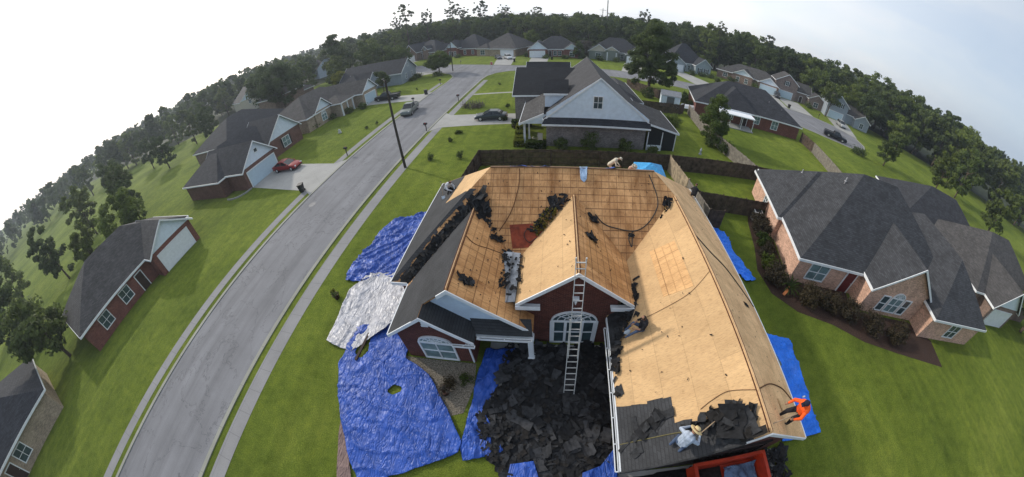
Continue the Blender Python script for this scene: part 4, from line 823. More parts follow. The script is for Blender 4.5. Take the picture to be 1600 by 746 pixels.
# along the cross street, left to right
house('brick_house', 'tan brick house with a tall garage gable, farthest left on the cross street', (-65.2, 134.4), -26, BRN, SHD, None,
      [(0, 8, 0, 12, 3.6, 'gy', .82), (0.5, 16.5, 3, 16, 3.0, 'hip', .68), (9.5, 12.6, 2.4, 6, 4.4, 'gy', .8)],
      [('g', 4, 0, 5, 2.3), ('w', 4, 0, 4.4, .9, 1.0), ('w', 11, 2.4, 4.0, 1, 1.2), ('w', 13.5, 3, .8, 1.4, 1.5), ('d', 9, 3, .05)])
house('brick_house', 'dark brick house with a white double gable over the entry, on the cross street', (-52, 137.5), -23.5, BRD, SHD, SW,
      [(9, 24, 0, 13.5, 3.0, 'hip', .75), (0, 12, 2, 12.5, 2.8, 'hip', .62), (8.6, 14.2, -1.8, 5, 3.6, 'gy', .85), (0.8, 5.0, .4, 6, 2.7, 'gy', .8)],
      [('d', 11.4, -1.8, .05), ('w', 10, -1.8, .5, .9, 1.7), ('w', 12.8, -1.8, .5, .9, 1.7), ('w', 16.5, 0, .7, 1.1, 1.6), ('w', 20.5, 0, .7, 1.1, 1.6), ('w', 3, .4, .7, 1.2, 1.4)])
def exF(t):
    for x in (6.2, 8.0, 9.8): column(t, x, -.9, 2.7, .3)
house('brick_house', 'tan brick house with cream columns and two cars in front, on the cross street', (-30.3, 127.5), -24, BRT, SHG, None,
      [(0, 17.2, 0, 16.8, 2.9, 'hip', .62), (0, 5.4, -1.2, 6, 3.0, 'hip', .6), (10.4, 17.2, -1.3, 8, 2.9, 'hip', .5), (5.3, 10.5, -1.1, 3, 2.9, 'hip', .35)],
      [('g', 13.8, -1.3, 5.4, 2.3), ('w', 2.7, -1.2, .6, 2.0, 1.7), ('d', 7, 0, .05), ('w', 9, 0, .6, 1.0, 1.7)], extra=exF)
house('brick_house', 'red brick house with a white garage gable and an arched window, on the cross street', (-9.9, 115.8), 0, BRD, SHD, SW,
      [(0, 6.6, 0, 9, 2.8, 'gy', .8), (1.5, 18.2, 2.6, 16, 2.8, 'hip', .62), (12.4, 17.8, -.3, 7, 2.9, 'gy', .72)],
      [('g', 3.1, 0, 5.2, 2.3), ('w', 15.2, -.3, .5, 1.6, 1.5, dict(arch=.7)), ('w', 9.3, 2.6, .5, 1.1, 1.6), ('w', 10.9, 2.6, .5, 1.1, 1.6), ('d', 7.6, 2.6, .05)])
def exH(t):
    for x in (6.5, 9.6): column(t, x, -.9, 2.9, .3)
house('sided_house', 'grey green sided house with a pale entry gable and a white car on its drive', (11.2, 116.2), -12, siding('green_grey_siding', (.20, .225, .20)), SHD, SC,
      [(0, 18, 2, 14.5, 2.9, 'hip', .72), (0, 7, 0, 8, 2.8, 'gy', .68), (5.8, 10.2, -1.0, 6, 3.5, 'gy', .6), (13.0, 18.6, -3.2, 9, 2.9, 'gy', .7)],
      [('w', 3.3, 0, .7, 1.8, 1.5), ('d', 8, 1.0, .05), ('w', 11.6, 2, .7, 1.2, 1.5), ('g', 15.8, -3.2, 4.8, 2.3)], extra=exH)
house('sided_house', 'pale blue grey sided house with a steep dark roof, right behind the big round tree', (35.6, 104.8), 2, siding('blue_grey_siding', (.33, .38, .41)), SHD, siding('blue_grey_siding', (.33, .38, .41)),
      [(2, 16, 2, 14.5, 2.9, 'hip', .95), (0, 6.2, -1.6, 8, 2.9, 'gy', .7), (10.6, 16.4, -.8, 8, 2.9, 'gy', .78)],
      [('g', 3.1, -1.6, 4.8, 2.3), ('w', 12.3, -.8, .5, .7, 1.6, dict(shutter=SHUT)), ('w', 14.7, -.8, .5, .7, 1.6, dict(shutter=SHUT)), ('d', 7.6, 2, .05), ('w', 9.3, 2, .6, .8, 1.6)])
house('brick_house', 'low brown brick house with a white entry gable and a dark car by its garage', (55.9, 107.3), -41, BRN, SHG, SW,
      [(0, 22, 0, 12, 2.8, 'hip', .5), (6, 13, -2.2, 7, 3.0, 'gy', .55), (15.4, 22.2, -3.6, 8, 2.8, 'gy', .62)],
      [('g', 18.8, -3.6, 5.4, 2.3, dict(m=GDB)), ('w', 8, -2.2, .6, 1, 1.6), ('w', 11, -2.2, .6, 1, 1.6), ('w', 3, 0, .8, 1.5, 1.3)])
for c_ in (7.0, 9.5, 12.0): pass
house('brick_house', 'two storey brown brick house with a white garage door, at the head of the cul-de-sac', (70.3, 92.2), -27, BRG, SHG, None,
      [(0, 7.6, 0, 10, 5.2, 'gy', .68), (7.4, 13, 1.5, 10, 3.4, 'gx', .6), (12, 17.5, -1.2, 9, 2.9, 'gy', .6)],
      [('g', 3.8, 0, 5, 2.3, dict(m=GDB)), ('w', 3.8, 0, 4.3, 1.1, 1.3, dict(shutter=SHUT)), ('w', 14.7, -1.2, .6, 1.5, 1.5), ('d', 9.8, 1.5, .05)])
house('brick_house', 'tan brick house half hidden behind a leaning street tree, between the cul-de-sac houses', (85.5, 88), -35, BRT, SHG, None, [(0, 11, 0, 10, 2.9, 'hip', .6)], [('w', 3, 0, .7, 1.4, 1.5), ('w', 8, 0, .7, 1.4, 1.5)])
house('sided_house', 'grey house with two dark shutters above its garage, rightmost on the cul-de-sac', (82.3, 78.8), -30, SG, SHG, None,
      [(0, 7, 0, 9, 4.9, 'gy', .72), (7, 14, 1, 9.5, 3.0, 'gx', .6), (10, 15, -1.2, 8, 2.8, 'gy', .65)],
      [('g', 3.5, 0, 4.8, 2.3, dict(m=GDB)), ('w', 2.6, 0, 4.1, .5, 1.3, dict(nx=1, shutter=SHUT)), ('w', 4.6, 0, 4.1, .5, 1.3, dict(nx=1, shutter=SHUT)), ('w', 12.5, -1.2, .6, 1.2, 1.5)])
# second row on the left, seen over the first roofs
house('brick_house', 'brown house with a screened white patio roof, behind the houses across the street', (-59, 41), 90, BRN, SHD, None, [(0, 20, 6, 21, 2.8, 'hip', .55)], [('w', 4, 6, .8, 1.2, 1.3)],
      extra=lambda t: [MB_box(t, 'patio_roof', WHITE, (14, 3.8, 2.7), (6.5, 3.6, .12))])
house('brick_house', 'reddish brown two storey house among the trees, behind the tan brick house', (-82, 73), 80, BRN, SHG, None, [(0, 12, 0, 10, 4.6, 'hip', .6), (11, 17, 1, 9, 3.0, 'hip', .6)], [('w', 3, 0, 3.2, 1, 1.2), ('w', 8, 0, 3.2, 1, 1.2)])
house('sided_house', 'pale grey two storey house far off beyond the tree with the pale trunk', (-116, 86), 70, SC, SHG, SW, [(0, 13, 0, 10, 4.9, 'gy', .7), (13, 20, 1, 9, 3, 'gx', .6)], [('w', 4, 0, 3.2, 1, 1.3), ('w', 9, 0, 3.2, 1, 1.3)])
house('sided_house', 'small white house glimpsed between far trees on the left', (-112, 132), 60, SW, SHG, SW, [(0, 11, 0, 9, 5.0, 'gy', .8), (9, 18, 1, 9, 3, 'gx', .6)], [('w', 3, 0, 3.5, 1, 1.3), ('w', 8, 0, 3.5, 1, 1.3)])
# beyond the frame of the photo
house('brick_house', 'red brick ranch house further up the street, left of the white garage house', (-41.9, -1), 90, BRD, SHG, SW, [(0, 18, 2, 14, 2.7, 'hip', .55), (11, 17.5, 0, 8, 2.7, 'gy', .7)], [('g', 14.2, 0, 4.8, 2.2), ('w', 3, 2, .8, 1.4, 1.4), ('w', 6.5, 2, .8, 1.4, 1.4), ('d', 9, 2, .05)])
house('brick_house', 'tan brick ranch house with a charcoal roof, next to the red brick ranch house', (-42.5, -26), 90, BRT, SHD, SW, [(0, 18, 2, 14, 2.7, 'hip', .55), (2, 8.5, 0, 8, 2.7, 'gy', .7)], [('g', 5.2, 0, 4.8, 2.2), ('w', 12, 2, .8, 1.4, 1.4), ('d', 10, 2, .05)])
house('brick_house', 'brown brick house with a grey hip roof, beyond the pinkish house at far right', (44, 8), -16, BRN, SHG, SW, [(0, 18, 0, 13, 2.7, 'hip', .62), (2, 8.5, -2, 8, 2.7, 'gy', .75)], [('g', 5.2, -2, 4.8, 2.2), ('w', 12, 0, .8, 1.4, 1.4), ('d', 10, 0, .05)])
house('sided_house', 'grey sided house far right past the back gardens', (62, 22), 150, SG, SHD, SG, [(0, 16, 0, 11, 2.8, 'hip', .62)], [('w', 4, 0, .8, 1.4, 1.4), ('w', 11, 0, .8, 1.4, 1.4)])
# ------------------------------------------------------------------ fences
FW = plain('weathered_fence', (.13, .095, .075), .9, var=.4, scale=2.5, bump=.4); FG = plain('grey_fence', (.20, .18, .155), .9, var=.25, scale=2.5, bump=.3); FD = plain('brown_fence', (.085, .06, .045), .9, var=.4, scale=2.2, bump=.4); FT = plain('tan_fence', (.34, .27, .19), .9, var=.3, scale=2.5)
def fence(pts, h, m, label, post=None, back=False, seed=1):
    r = random.Random(seed); t = thing('wood_fence', label, 'fence', (pts[0][0], pts[0][1], 0)); o = Vector((pts[0][0], pts[0][1])); bd, ps, rl = MB(), MB(), MB()
    for a, b in zip(pts[:-1], pts[1:]):
        a, b = Vector(a) - o, Vector(b) - o; d = (b - a); L = d.length; d.normalize(); n = Vector((-d.y, d.x)); k = int(L / .15); ang = math.atan2(d.y, d.x)
        for i in range(k):
            c = a + d * ((i + .5) * L / k); hh = h + r.uniform(-.03, .03); bd.box((c.x + n.x * r.uniform(-.006, .006), c.y + n.y * r.uniform(-.006, .006), hh / 2), (.14, .02, hh), rz=ang)
        s = -.06 if back else .06
        for z in (.35, h * .55, h - .25): A = a + n * s; B = b + n * s; rl.bar((A.x, A.y, z), (B.x, B.y, z), .04, .09)
        kk = max(1, round(L / 2.4))
        for i in range(kk + 1): c = a + d * (i * L / kk) + n * s * 1.6; ps = MB(); ps.box((c.x, c.y, h / 2 + .02), (.1, .1, h + .04), rz=ang); ps.build('post', post or m, t)
    bd.build('board_panel', m, t); rl.build('rails', m, t); return t
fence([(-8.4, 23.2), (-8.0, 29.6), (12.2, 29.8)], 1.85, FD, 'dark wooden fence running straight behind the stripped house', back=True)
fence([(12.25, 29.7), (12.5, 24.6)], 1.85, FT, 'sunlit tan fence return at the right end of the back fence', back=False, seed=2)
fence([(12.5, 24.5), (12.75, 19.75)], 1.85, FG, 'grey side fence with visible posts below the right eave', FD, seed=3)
fence([(12.85, 19.7), (14.2, 19.6)], 1.8, FD, 'short black looking gate panel at the corner of the side fence', seed=4)
fence([(12.9, 22.55), (19.9, 21.4)], 1.8, FD, 'dark fence from the side yard to the pinkish house wall', seed=5)
fence([(12.6, 29.75), (18, 29.55), (23.2, 29.2), (27, 28.3)], 1.85, FD, 'long dark fence between the two back lawns right of the house', seed=6)
fence([(23.3, 29.4), (22.4, 36.5), (22.3, 43.5), (23.4, 52.9)], 1.8, FG, 'pale weathered fence running away past the small leafy tree', back=True, seed=7)
fence([(45.3, 47.2), (44.5, 42.5)], 1.8, FD, 'dark fence piece at the corner of the house with the awning', seed=8)
fence([(44.5, 42.4), (42.6, 36.4), (41, 31.8), (38.4, 24.5)], 1.8, FG, 'grey fence with dark posts slanting down beside the roadside lawn', FD, seed=9)
fence([(12.9, 52.3), (21.4, 51.9), (22.6, 52.9)], 1.8, FD, 'dark hedge height fence behind the screened porch', seed=10)
fence([(15.7, 71.2), (20.6, 62.1), (24.6, 63)], 1.8, FD, 'dark fence below the big round tree', seed=11)
# ------------------------------------------------------------------ trees and shrubs
L_OAK = leafmat('oak_leaves', (.060, .085, .028), (.105, .140, .042)); L_GRN = leafmat('bright_leaves', (.085, .120, .028), (.145, .19, .045)); L_PIN = leafmat('pine_needles', (.055, .072, .042), (.085, .105, .055)); L_BOX = leafmat('box_leaves', (.035, .055, .012), (.07, .10, .018), 2)
L_BUR = leafmat('burgundy_leaves', (.040, .036, .024), (.07, .055, .036), 2); L_YEL = leafmat('yellow_green_leaves', (.13, .15, .02), (.20, .21, .035), 2); L_DRY = leafmat('dry_twigs', (.10, .085, .07), (.17, .15, .12), 3)
def crown_mesh(name, seed, rx, rz, zc, nclump, nleaf, leaf, m, shape='round', spread=.34, flat=.0):
    r = random.Random(seed); V = []; F = []
    cl = []
    for _ in range(nclump):
        while True:
            p = Vector((r.uniform(-1, 1), r.uniform(-1, 1), r.uniform(-1, 1)))
            if .30 < p.length < 1.0: break
        if shape == 'drop':
            zz = r.uniform(-1, 1); a_ = r.uniform(0, 6.28); q_ = (zz + 1) / 2; pr_ = min(1, .72 + q_ * 1.3) * (1 - q_ ** 2.6) ** .8 + .12; q2 = pr_ * r.uniform(.35, 1) ** .5; p = Vector((math.cos(a_) * q2, math.sin(a_) * q2, zz))
        if shape == 'cone': k = (1 - (p.z + 1) / 2) ** .7 * 1.15; p = Vector((p.x * k, p.y * k, p.z))
        p = p * (r.uniform(.82, 1.12)); cl.append((Vector((p.x * rx, p.y * rx, zc + p.z * rz)), r.uniform(.6, 1.25)))
    per = nleaf // nclump; sr = spread * rx * (5.4 / max(1, nclump ** .5))
    for c, k in cl:
        for _ in range(per):
            d = Vector((r.gauss(0, 1), r.gauss(0, 1), r.gauss(0, 1))).normalized() * (r.random() ** .5) * sr * k; d.z *= .72
            p = c + d; n = (d.normalized() + Vector((r.gauss(0, .55), r.gauss(0, .55), r.gauss(.35, .55)))).normalized(); a = n.orthogonal().normalized(); a = Matrix.Rotation(r.uniform(0, 6.28), 3, n) @ a; b = n.cross(a)
            s = leaf * r.uniform(.6, 1.3); o = len(V); V += [p + a * s, p + b * s * .62, p - a * s * .8, p - b * s * .62]; F.append((o, o + 1, o + 2, o + 3))
    me = bpy.data.meshes.new(name); me.from_pydata([tuple(v) for v in V], [], F); me.materials.append(m); me.update(); return me
def trunk_mb(h, r0, br, seed, lean=0, z1=None, spread=1.0):
    r = random.Random(seed); b = MB(); p = Vector((0, 0, -.1)); n = 5; pr = r0
    for i in range(n):
        q = Vector((lean * (i + 1) / n + r.uniform(-.05, .05) * h * .2, r.uniform(-.05, .05) * h * .2, h * (i + 1) / n)); nr = r0 * (1 - .14 * (i + 1)); b.cyl(p, q, pr, nr, 8); p = q; pr = nr
    for i in range(br):
        t = r.uniform(.45, 1); s = Vector((lean * t, 0, h * t)); a = r.uniform(0, 6.28); L = h * r.uniform(.35, .6) * spread; e = s + Vector((math.cos(a) * L * .7, math.sin(a) * L * .7, L * .6)); mid = (s + e) / 2 + Vector((0, 0, -.08 * L)); b.cyl(s, mid, r0 * .42, r0 * .26, 6); b.cyl(mid, e, r0 * .26, r0 * .08, 6)
    return b
def make_tree(name, label, cat, loc, crown, trunk, group=None, rz=0, scale=1):
    t = thing(name, label, cat, (*loc, 0), rz, group); t.scale = (scale,) * 3; tr = trunk.build('trunk', BARK, t, True); c = bpy.data.objects.new('crown', crown); col.objects.link(c); c.parent = t; return t
# prototypes for the wood
WOOD = 'broadleaf trees of the wood behind the houses'; PW = 'tall pines standing above the wood'
protos = []
for i in range(6):
    h = 15 + i % 3; m = (L_OAK, L_OAK, L_GRN)[i % 3]
    cm = crown_mesh('forest_crown', 100 + i, 4.3 + .5 * (i % 2), 7.3, 8.4, 46, 3600, .46, m, spread=.36)
    protos.append((cm, trunk_mb(9, .32, 5, i)))
pine_protos = []
for i in range(3):
    r = random.Random(50 + i); V = MB()
    cm = crown_mesh('pine_crown', 200 + i, 3.7, 4.6, 19.2, 46, 3600, .22, L_PIN, spread=.22); pine_protos.append((cm, trunk_mb(20, .30, 9, 30 + i, spread=.32)))
def plant(name, label, cat, spots, plist, group, base=16.5):
    firsts = {}; r = random.Random(len(spots) * 3 + 1)
    for n, (x, y, h) in enumerate(spots):
        k = n % len(plist); s = h / base; rz = r.uniform(0, 6.28); sc3 = (s * r.uniform(.92, 1.15), s * r.uniform(.92, 1.15), s)
        if k not in firsts: firsts[k] = make_tree(name, label, cat, (x, y), plist[k][0], plist[k][1], group, rz); firsts[k].scale = sc3
        else: dup(firsts[k], (x, y, 0), rz, sc3)
rr = random.Random(99); spots = []
def band(line, rows, gap, row_gap, hmin, hmax, jit=1.8, normal=1):
    for j in range(rows):
        L = 0; pts = [Vector(p) for p in line]
        for a, b in zip(pts[:-1], pts[1:]):
            d = (b - a); n = max(1, int(d.length / gap)); dn = d.normalized(); nn = Vector((-dn.y, dn.x)) * normal
            for i in range(n):
                p = a + d * ((i + .5 * (j % 2)) / n) + nn * (j * row_gap); spots.append((p.x + rr.uniform(-jit, jit), p.y + rr.uniform(-jit, jit), rr.uniform(hmin, hmax) * (1 + .03 * j)))
for ln_, a_, lb_ in (([(-86, 150), (-48, 157), (-20, 149), (6, 144), (30, 138), (46, 132)], (4, 5.6, 5.5, 13.5, 16.5), 'leafy tree in the dense dark wood behind the cross street houses'),
                 ([(44, 131), (64, 124), (84, 105), (104, 86), (112, 64), (122, 44)], (4, 5.6, 5.5, 15.0, 18.5), 'leafy tree in the wood that curves round behind the cul-de-sac'),
                 ([(-160, 96), (-128, 118), (-104, 146), (-84, 150)], (2, 9, 9, 13, 16), 'leafy tree in the open woodland behind the far left houses'),
                 ([(122, 44), (150, 12), (190, -30)], (2, 10, 9, 14, 18), 'leafy tree in the wood edge at the far right'),
                 ([(-190, 40), (-160, 94)], (2, 11, 9, 12, 16), 'leafy tree on the low skyline at the far left')):
    spots = []; band(ln_, *a_); plant('forest_tree', lb_, 'tree', spots, protos, lb_.replace('leafy tree', 'leafy trees'))
for sp_, lb_ in (([(-66, 84, 9), (-70, 92, 12), (-88, 96, 13), (-104, 100, 14), (-100, 60, 11), (-112, 108, 14), (-100, 112, 15), (-90, 122, 15), (-122, 100, 14), (-104, 44, 11), (-116, 62, 13), (-130, 76, 13), (-126, 48, 12), (-138, 94, 14), (-76, 128, 14), (-94, 134, 15), (-66, 120, 13), (-72, 140, 15), (-110, 124, 14), (-134, 112, 14), (-146, 70, 13)], 'garden tree crowding the back yards at the far left'),
                 ([(-66, 8, 9), (-70, -8, 11), (-64, -22, 10), (-74, -40, 12), (-84, 4, 12), (-90, -20, 12), (-86, 24, 12), (-98, 16, 13), (-104, -6, 13), (-110, 30, 13), (-72, 20, 9), (-60, -44, 9)], 'garden tree behind the ranch houses on the left'),
                 ([(62, -22, 9), (74, -14, 11), (84, 4, 12), (88, 22, 12), (78, 34, 11), (96, 36, 13), (100, 12, 13), (104, -12, 13), (90, -26, 12), (70, 44, 8)], 'garden tree past the back yards on the right')):
    plant('yard_tree', lb_, 'tree', sp_, protos, lb_.replace('garden tree', 'garden trees'))
pines = [(-69.5, 149.6, 27), (-60, 152, 22), (-49, 157.6, 25), (-35.5, 158, 24), (-44, 160, 21), (-76, 152, 21), (-9, 152, 19.5), (36, 140, 20), (64, 126, 20), (78, 112, 19.5), (-24, 155, 20.5)]
plant('pine_tree', 'tall thin topped pine rising above the wood', 'tree', pines, pine_protos, PW, base=23.5)
# far woods too many to count
b = MB(); r = random.Random(5); V = []; F = []
def far_leaf(x, y, z, s):
    n = Vector((r.gauss(0, 1), r.gauss(0, 1), r.gauss(.6, 1))).normalized(); a = n.orthogonal().normalized(); a = Matrix.Rotation(r.uniform(0, 6.28), 3, n) @ a; c = n.cross(a); o = len(V); V.extend([(x + (a * s)[0], y + (a * s)[1], z + (a * s)[2]), (x + (c * s)[0], y + (c * s)[1], z + (c * s)[2]), (x - (a * s)[0], y - (a * s)[1], z - (a * s)[2]), (x - (c * s)[0], y - (c * s)[1], z - (c * s)[2])]); F.append((o, o + 1, o + 2, o + 3))
for k in range(1500):
    az = r.uniform(-115, 112); dist = r.uniform(190, 520) if az > -20 else r.uniform(175, 560); x, y = math.sin(R(az)) * dist, math.cos(R(az)) * dist
    if az < -75 and dist < 230 or az > 85 and dist < 240: continue
    h = r.uniform(12, 17) + 2.5 * noise.noise((x * .01, y * .01, 0)); w = r.uniform(3.4, 5.5)
    for _ in range(46): t = r.random() ** .6; a = r.uniform(0, 6.28); far_leaf(x + math.cos(a) * w * (1 - t * .6) * r.random() ** .4, y + math.sin(a) * w * (1 - t * .6) * r.random() ** .4, h * (.15 + .85 * t), r.uniform(.8, 1.7))
me = bpy.data.meshes.new('far_woods'); me.from_pydata(V, [], F); me.materials.append(leafmat('far_leaves', (.03, .05, .014), (.06, .085, .02), .05)); o = bpy.data.objects.new('far_woods', me); col.objects.link(o); tag(o, 'distant woods along the horizon', 'woods', None, 'stuff')
# single trees
make_tree('shade_tree', 'big dense round tree rising behind the gabled house, right of centre', 'tree', (20.6, 70), crown_mesh('c', 1, 4.9, 6.4, 8.2, 110, 30000, .25, L_OAK, shape='drop', spread=.50), trunk_mb(7, .4, 7, 1))
make_tree('pear_tree', 'small bright leafy tree in the back garden corner beside the pale fence', 'tree', (22.0, 39.6), crown_mesh('c', 2, 1.9, 2.9, 3.9, 60, 15000, .12, L_GRN, shape='drop', spread=.58), trunk_mb(3.2, .14, 6, 2))
make_tree('lawn_tree', 'broad low tree on the corner lawn left of the street', 'tree', (-33.4, 89.6), crown_mesh('c', 3, 4.2, 2.6, 4.2, 70, 15000, .22, L_GRN, spread=.34), trunk_mb(2.6, .25, 8, 3))
make_tree('yard_tree', 'tall ragged tree with a bare top above the tan brick house', 'tree', (-80, 105), crown_mesh('c', 4, 5.2, 8.4, 9.8, 60, 11000, .36, L_OAK, shape='drop', spread=.40), trunk_mb(16, .4, 12, 4, spread=.5))
make_tree('yard_tree', 'light green rounded tree, left one of the pair behind the tan brick house', 'tree', (-68, 108), crown_mesh('c', 5, 5.6, 5.2, 7.4, 46, 8000, .34, L_GRN), trunk_mb(6, .35, 7, 5))
make_tree('yard_tree', 'light green rounded tree, right one of the pair beside the grey sided house', 'tree', (-57.5, 110.5), crown_mesh('c', 6, 5.6, 4.6, 5.4, 46, 7500, .34, L_GRN), trunk_mb(5, .3, 7, 6))
make_tree('yard_tree', 'wide tree with pale trunk among the back gardens at far left', 'tree', (-79, 74), crown_mesh('c', 7, 7.5, 5.6, 8.6, 60, 10000, .36, L_OAK), trunk_mb(6, .35, 8, 7))
make_tree('yard_tree', 'grey green tree at the left edge near the pale two storey house', 'tree', (-92, 80), crown_mesh('c', 8, 7, 6, 8.4, 50, 8000, .4, L_OAK), trunk_mb(7, .35, 8, 8))
make_tree('yard_tree', 'yellowish young tree in front of the ragged tall tree', 'tree', (-63, 83), crown_mesh('c', 9, 2.6, 2.8, 4.0, 26, 3500, .24, L_YEL), trunk_mb(3, .16, 6, 9))
make_tree('yard_tree', 'small tree by the front corner of the tan brick house garage', 'tree', (-42.5, 72.5), crown_mesh('c', 10, 2.3, 1.9, 3.6, 26, 3600, .2, L_OAK), trunk_mb(2.6, .14, 6, 10))
make_tree('street_tree', 'leaning roadside tree before the cul-de-sac houses', 'tree', (81.5, 77.5), crown_mesh('c', 11, 3.4, 3.0, 7.4, 30, 5000, .26, L_OAK), trunk_mb(5.5, .2, 7, 11, lean=.8))
for i, (x, y, rx, hz, c, lab_) in enumerate(((94, 82, 5.5, 7.5, L_GRN, 'light green tree at the right edge above the cul-de-sac'), (99, 74, 6, 8, L_OAK, 'dark tree behind the rightmost grey house'), (101, 62, 4.5, 6, L_GRN, 'bright tree standing low at the right edge'), (88, 92, 5.5, 8.5, L_GRN, 'tall light green tree over the hidden tan house'))):
    make_tree('yard_tree', lab_, 'tree', (x, y), crown_mesh('c', 20 + i, rx, hz * .62, hz, 44, 6500, .34, c), trunk_mb(hz * .6, .3, 7, 20 + i))
make_tree('yard_tree', 'brownish leafy tree between the red brick and grey green houses', 'tree', (9.4, 118.5), crown_mesh('c', 30, 3.4, 3.0, 3.6, 30, 4200, .26, L_DRY), trunk_mb(3, .2, 6, 30))
make_tree('yard_tree', 'dark conical evergreen against the arched window house', 'tree', (7.6, 114.5), crown_mesh('c', 31, 2.4, 3.0, 3.2, 26, 3600, .24, L_OAK, shape='cone'), trunk_mb(2, .15, 4, 31))
make_tree('yard_tree', 'yellow green tree behind the columned house on the cross street', 'tree', (-10.5, 137), crown_mesh('c', 32, 3.4, 4, 5.4, 30, 4200, .3, L_GRN), trunk_mb(4, .2, 6, 32))
for i, (x, y, lab_) in enumerate(((-52, -4, 'garden tree beyond the red brick ranch house'), (-60, 14, 'garden tree behind the street side houses'), (70, -6, 'garden tree beyond the brown house at far right'), (58, 2, 'garden tree beside the brown house at far right'), (40, -14, 'front garden tree in the lower right'))):
    make_tree('yard_tree', lab_, 'tree', (x, y), crown_mesh('c', 40 + i, 4.2, 3.6, 5.6, 36, 5000, .28, L_GRN if i % 2 else L_OAK), trunk_mb(4, .24, 7, 40 + i))
def shrub(name, label, loc, rx, h, m, leaf=.07, n=1100, shape='round', group=None, z=0):
    t = thing(name, label, 'shrub', (*loc, z), 0, group); c = bpy.data.objects.new('foliage', crown_mesh('f', int(abs(loc[0] * 7 + loc[1] * 13)) + 3, rx, h * .5, h * .52, max(8, int(n / 60)), n, leaf, m, shape, .5)); col.objects.link(c); c.parent = t
    s = MB(); 
    for k in range(4): a = k * 1.7; s.cyl((0, 0, -.02), (math.cos(a) * rx * .3, math.sin(a) * rx * .3, h * .5), .025, .012, 5)
    s.build('stem', BARK, t); return t
def V2(p): return L2W((RL[0] - .4, RL[1] - .2), RR, p)
bl = [((-.8, 8.9), .55, 'dark round shrub behind the air conditioner'), ((-1.1, 7.0), .62, 'dark round shrub, first in front of the air conditioner'), ((-1.2, 5.5), .7, 'dark round shrub against the pinkish wall, second from the air conditioner'), ((-1.3, 3.9), .6, 'bright green shrub in the row along the pinkish wall'), ((-1.25, 2.6), .65, 'large brownish shrub near the corner of the pinkish house'),
      ((-1.4, 1.2), .55, 'green shrub at the corner of the pinkish house'), ((-1.2, -.2), .75, 'dark shrub at the bend of the mulch bed'), ((1.4, -1.8), .8, 'purple brown shrub below the wide window of the pinkish house'), ((3.3, -2.1), .75, 'dark shrub in the middle of the front mulch bed'), ((5.2, -2.4), .8, 'dark shrub right of the middle of the front mulch bed'), ((7.3, -3.4), .8, 'dark shrub before the arched window of the pinkish house'), ((10, -3.8), .8, 'shrub at the right end of the front mulch bed')]
for i, (p, r0, lb_) in enumerate(bl): shrub('shrub', lb_, V2(p), r0 * 1.3, r0 * 2.0, L_BOX if i in (0, 3, 5) else L_BUR, .075, 2600, group='shrubs along the pinkish brick house')
t = thing('palm_plant', 'spiky sago palm with orange brown fronds at the corner of the mulch bed', 'plant', (*V2((-.1, -.9)), 0))
pm = MB()
for k in range(22):
    a = k * 2.4; el = .3 + .5 * (k % 5) / 5; d = Vector((math.cos(a), math.sin(a), 0)); L = 1.1
    for j in range(5): u0, u1 = j / 5, (j + 1) / 5; pm.bar(d * L * u0 + Vector((0, 0, .25 + math.sin(u0 * 2.2) * el)), d * L * u1 + Vector((0, 0, .25 + math.sin(u1 * 2.2) * el)), .13 * (1 - u0 * .7), .012)
pm.build('fronds', L_BOX, t); tk = MB(); tk.cyl((0, 0, 0), (.1, 0, .35), .16, .12); tk.bar((-.3, -.3, .4), (-.75, -.55, .15), .22, .05); tk.build('trunk', plain('dry_frond', (.35, .13, .05), .9), t)
sheet('mulch_bed', [[V2(p) for p in ((.2, 9.5), (-1.5, 9.6), (-2.0, 7), (-2.1, 3.4), (-2.4, .6), (-1.6, -1.6), (.4, -2.9), (3.5, -3.5), (6.4, -4.6), (10, -5.2), (16, -6.0), (16, -3.3), (13.6, -1.7), (6.4, -1.6), (6.4, .3), (.2, .3))]], .010, MULCH)
GRAV = plain('gravel', (.19, .165, .13), .95, var=.5, scale=14, bump=1.0)
sheet('gravel_bed', [[(-8.0, 7.4), (-3.9, 7.4), (-3.8, 6.0), (-4.1, 4.6), (-4.9, 4.3), (-6.6, 5.6), (-8.6, 6.6)]], .012, GRAV)
# street side lawn shrubs
for x, y, r0, h, m, lb_ in ((-10.69, 31.68, .42, 1.0, L_OAK, 'dark upright shrub on the lawn nearest to the back fence corner'), (-14.4, 31.45, .38, .7, L_OAK, 'small round shrub on the lawn nearest to the near utility pole'), (-13.5, 36.7, .25, .6, L_OAK, 'thin sapling on the lawn between two shrubs'), (-13.2, 39.6, .4, .4, L_BOX, 'low scrubby plant on the lawn before the sedan drive'),
                         (-7.9, 50.6, .35, 1.1, L_OAK, 'narrow evergreen on the lawn above the parked sedan'), (-7.6, 44.6, .4, .7, L_BOX, 'potted shrub by the corner of the gabled house garage')): shrub('shrub', lb_, (x, y), r0, h, m, .07, 700)
t = thing('trellis_bed', 'leafless grey shrub clump on the lawn above the sedan drive', 'shrub', (-14.2, 52.2, 0)); pm = MB(); r = random.Random(8)
for k in range(60): a = r.uniform(0, 6.28); q = Vector((r.uniform(-2, 2), r.uniform(-.9, .9), 0)); pm.cyl(q, q + Vector((math.cos(a) * .3, math.sin(a) * .3, r.uniform(.6, 1.7))), .035, .012, 5)
pm.build('branches', plain('grey_twig', (.13, .12, .12), .9), t); c = bpy.data.objects.new('foliage', crown_mesh('f', 77, 1.7, .4, .4, 20, 900, .1, L_DRY)); col.objects.link(c); c.parent = t
